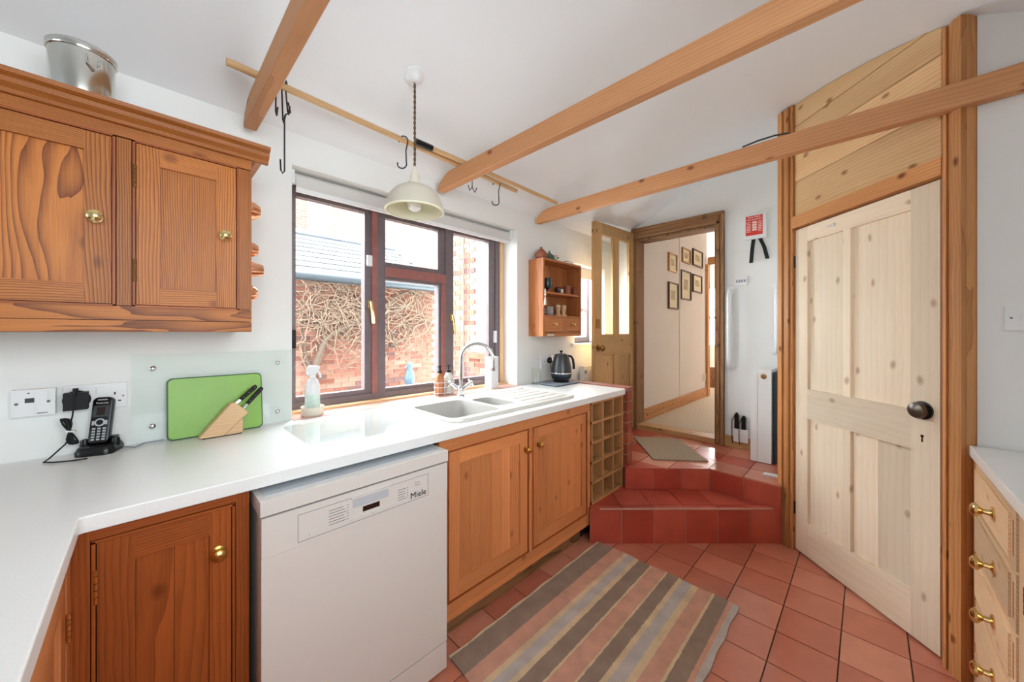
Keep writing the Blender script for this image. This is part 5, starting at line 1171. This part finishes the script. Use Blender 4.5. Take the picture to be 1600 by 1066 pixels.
solo('glass_tumbler', 'clear glass tumbler beside the kettle on the tray', 'glass', M().lathe([(.030, 0), (.031, .003), (.034, .13), (.032, .13), (.029, .014), (.001, .012)], (tq.x, tq.y, WT+.009), n=24), 'clear_glass', smooth=True)
g = G('kettle_socket', 'white wall socket behind the kettle', 'socket', (2.3, YP, 1.02)); s0 = xat(846, YP); 
socket(g, xat(844, YP), xat(866, YP), zat(855, 577, YP), zat(855, 554, YP))
pq = on_y(858.5, 563, YP-.02)
g = G('kettle_plug', 'black kettle plug and lead in the wall socket', 'plug', tuple(pq))
g.add('plug', M().lathe([(.022, 0), (.022, .018), (.014, .03)], (pq.x, YP-.0125, pq.z), (0, -1, 0), n=14, sy=1.15), 'black', smooth=True)
g.add('lead', M().tube([(pq.x, YP-.03, pq.z-.018), (pq.x, YP-.035, pq.z-.06), (pq.x+.01, YP-.04, pq.z-.10), (pq.x+.03, YP-.05, WT+.012)], .004, 6), 'black', smooth=True)
# radiator on the window wall behind the open door
g = G('panel_radiator', 'white panel radiator on the wall behind the open door', 'radiator', (3.0, YW, .5))
q = on_y(913, 570, 1.79); g.box('panel', q.x, 3.30, 1.792, 1.84, .50, zat(918, 572, 1.8), 'white_paint', bevel=.006, seg=2)
for k in range(10): xx = q.x+.05+k*.05; g.box('rib', xx, xx+.02, 1.787, 1.793, .54, zat(918, 572, 1.8)-.04, 'white_paint', bevel=.002)
g.add('end_cap', M().lathe([(.017, 0), (.015, .006), (.001, .007)], (q.x+.022, 1.792, zat(918, 578, 1.79)-.015), (0, -1, 0), n=16), 'tray_grey', smooth=True)
g.box('bracket', 3.0, 3.03, 1.838, YW-.001, .7, .8, 'white_paint')

# ------------------------------------------------------------------ things on the back wall
XF = XB-.001
def yx(u): return on_x(u, V0, XF).y
def zx(u, v): return on_x(u, v, XF).z
g = G('fire_blanket', 'white wall box with red fire blanket label and black pull tapes', 'fire blanket', (XF, .62, 2.02))
ya_, yb_ = yx(1198.5), yx(1165.5); za_, zb2 = zx(1182, 374), zx(1182, 336)
g.box('case', XF-.035, XF, ya_, yb_, za_, zb2, 'white_plastic', bevel=.008, seg=2)
lb = g.box('label_panel', XF-.0365, XF-.034, ya_+.022, yb_-.006, za_+.028, zb2-.010, 'red', bevel=0)
yc_ = (ya_+.022+yb_-.006)/2; wl = (yb_-.006)-(ya_+.022)
ff = lambda z: frame_m((XF-.0368, yc_, z), (0, -1, 0), (0, 0, 1))
text_part(lb, 'label_text', 'First Alert', .020, ff(zb2-.022), 'white_plastic', g.off); text_part(lb, 'label_text', 'FIRE BLANKET', .0155, ff(zb2-.042), 'white_plastic', g.off)
for k in range(4): g.box('diagram', XF-.037, XF-.036, yc_-.018, yc_+.012, zb2-.075-.019*k+.003, zb2-.075-.019*k+.018, 'print_pale', lb, bevel=0)
m = M()
for k in range(7):
    m.box(XF-.037, XF-.036, yc_+.022, yc_+wl/2-.006, zb2-.064-.012*k, zb2-.059-.012*k)
    m.box(XF-.037, XF-.036, yc_-wl/2+.006, yc_-.026, zb2-.064-.012*k, zb2-.059-.012*k)
g.add('small_print', m, 'print_pale', lb, kind='stuff')
for (u0, v0_), (u1, v1_) in (((1177.5, 374), (1173.5, 411)), ((1187, 373), (1199, 404))):
    p0, p1 = on_x(u0, v0_, XF-.012), on_x(u1, v1_, XF-.02); pm = (p0+p1)/2+Vector((-.006, (-.006 if u1 > 1190 else 0), .01)); w_ = Vector((0, .013, 0))
    m = M(); m.loft([[p-w_, p+w_, p+w_+Vector((.003, 0, 0)), p-w_+Vector((.003, 0, 0))] for p in (p0+Vector((0, 0, .01)), pm, p1)]); g.add('pull_tape', m, 'black_matt')
g = G('wall_switch', 'white four-gang switch plate left of the grab rail', 'switch', (XF, yx(1158), zx(1158, 447)))
g.box('plate', XF-.009, XF, yx(1168), yx(1148), zx(1158, 446.5), zx(1158, 432.5), 'white_plastic', bevel=.002)
for k in range(4): y_ = yx(1168)+(yx(1148)-yx(1168))*(.2+.2*k); g.box('rocker', XF-.012, XF-.008, y_-.006, y_+.006, zx(1158, 439.5)-.010, zx(1158, 439.5)+.010, 'tray_grey', bevel=.001)
for u, v0_, v1_, lab in ((1142, 573, 455, 'white vertical grab rail beside the hall doorway'), (1216, 549, 446, 'white vertical grab rail next to the pine door frame')):
    y_ = yx(u); z0_, z1_ = zx(u, v0_), zx(u, v1_); g = G('grab_rail', lab, 'grab rail', (XF, y_, z0_), group='white grab rails')
    g.add('bar', M().tube([(XF-.004, y_, z0_), (XF-.03, y_, z0_+.003), (XF-.055, y_, z0_+.03), (XF-.06, y_, z0_+.07), (XF-.06, y_, z1_-.07), (XF-.055, y_, z1_-.03), (XF-.03, y_, z1_-.003), (XF-.004, y_, z1_)], .017, 12), 'white_plastic', smooth=True)
    for z in (z0_, z1_): g.add('flange', M().lathe([(.038, 0), (.038, .006), (.024, .012), (.018, .014)], (XF, y_, z), (-1, 0, 0), n=18), 'white_plastic', smooth=True)
hr = G('storage_heater', 'white slimline storage heater standing end-on by the door frame', 'heater', (3.2, .55, LZ))
zt_ = on_x(1184, 577, 3.105).z
hr.box('end_panel', 3.105, 3.37, on_x(1205, 600, 3.105).y, on_x(1184, 600, 3.105).y, LZ+.004, zt_, 'white_paint', bevel=.004); hr.box('front_panel', 3.105, 3.37, on_x(1183.5, 600, 3.105).y, on_x(1172.5, 600, 3.105).y, LZ+.004, zt_-.03, 'white_paint', bevel=.003)
q = on_x(1193, 588.5, 3.105); hr.add('control_knob', M().lathe([(.018, 0), (.017, .006), (.001, .008)], (3.105, q.y, q.z), (-1, 0, 0), n=18), 'old_brass', smooth=True)
dk = G('dark_heater', 'dark grey metal heater tucked behind the pine door frame', 'heater', (3.2, .43, LZ))
ye0, ye1 = .378, on_x(1206.5, 600, 3.105).y
dk.box('body', 3.14, 3.37, ye0, ye1, LZ+.004, zt_-.02, 'grille_dark', bevel=.004)
for k in range(4): dk.box('vent_slot', 3.138, 3.142, ye1-.012-.018*k, ye1-.006-.018*k, zt_-.075, zt_-.035, 'black', bevel=0)
solo('white_strip', 'short white plastic strip lying on the landing edge tile', 'strip', M().prism([tuple(on_z(u, v, LZ)[:2]) for u, v in ((1191, 742), (1195, 739), (1221, 744), (1219, 748))], LZ+.0002, LZ+.006), 'white_plastic')
# socket with black chargers low on the back wall
zc0, zc1 = zx(1158, 690), zx(1158, 670); 
g = G('low_double_socket', 'white double socket low on the back wall above the skirting', 'socket', (XF, .72, zc0)); ys0, ys1 = yx(1170), yx(1147.5)
g.box('plate', XF-.03, XF, ys0, ys1, zc0, zc1, 'white_plastic', bevel=.003)
for i, (u, v0_, v1_) in enumerate(((1152, 668, 647), (1163, 669, 652))):
    y_ = yx(u); z0_, z1_ = zx(u, v0_), zx(u, v1_)
    c_ = G('walkie_charger', ('taller' if i == 0 else 'shorter')+' black handset charger standing on the low socket', 'charger', (XF-.02, y_, z0_), group='black chargers by the low socket')
    c_.add('body', M().box(XF-.030, XF-.004, y_-.014, y_+.014, zc1+.001, z1_), 'black', bevel=.003); c_.add('cap', M().lathe([(.010, 0), (.010, .010), (.004, .014)], (XF-.017, y_, z1_), n=10), 'black_matt')
    c_.add('cable', M().tube([(XF-.03, y_+.012, z1_-.01), (XF-.036, y_+.03, z1_-.05), (XF-.034, y_+.03, zc0+.02), (XF-.03, y_+.026, zc0-.02)], .003, 5), 'black')
# coats / bright bits seen in the far room are left to the window there

# ------------------------------------------------------------------ rug and mat
RX0, RX1, RY0, RY1 = .845, 1.962, .43, 1.185
bounds = [(745, 'c'), (752, 'b'), (803, 'p'), (851, 'c'), (868, 'g'), (900, 'c'), (917, 'b'), (968, 'c'), (976, 'p'), (1036, 'c'), (1042, 'b'), (1092, 'c'), (1110, 'g'), (1152, 'c'), (1182, 'p'), (1240, 'c'), (1254, 'b'), (1312, 'p'), (1332, 'g')]
colr = {'c': (238, 216, 178), 'b': (166, 146, 130), 'p': (228, 176, 152), 'g': (212, 204, 198)}
stops = []
for xq, c in bounds:
    uq = 680+.35*xq; t_ = (uq-800)/FPX; Yq = 1.985*(FWD[1]+RGT[1]*t_)/(FWD[0]+RGT[0]*t_); stops.append((max(0, min(1, (1.19-Yq)/.76)), colr[c]))
stops[0] = (0, stops[0][1]); stops[1] = (.018, stops[1][1])
# the ramp runs from the cabinet side: local y of the rug is flipped (rotated by 180 degrees)
rug_mat(stops)
rg = G('striped_rug', 'striped rug in brown, pink and cream on the tiled floor', 'rug', (RX1, RY1, .002), math.pi)
m = M(); nx, ny = 40, 28; rr = random.Random(5); grid = []
for j in range(ny+1):
    row = []
    for i in range(nx+1):
        ex = .004*math.sin(j*.7+i*.1) if i in (0, nx) else 0
        row.append(m.bm.verts.new(((RX1-RX0)*i/nx+ex, (RY1-RY0)*j/ny+(.003*math.sin(i*.9) if j in (0, ny) else 0), .009+.0012*rr.random())))
    grid.append(row)
for j in range(ny):
    for i in range(nx): m.bm.faces.new((grid[j][i], grid[j][i+1], grid[j+1][i+1], grid[j+1][i]))
bnd = [e for e in m.bm.edges if len(e.link_faces) == 1]
ex = bmesh.ops.extrude_edge_only(m.bm, edges=bnd)
for v in [v for v in ex['geom'] if isinstance(v, bmesh.types.BMVert)]: v.co.z = 0
rg.add('pile', m, 'rug_stripes', smooth=True)
mp_ = [on_z(u, v, LZ) for u, v in ((990, 684), (1060, 687), (1107, 722), (1020, 719))]
solo('door_mat', 'beige coir door mat lying on the tiled landing', 'mat', M().prism([(p.x, p.y) for p in mp_], LZ+.0003, LZ+.010), 'doormat', bevel=.002)
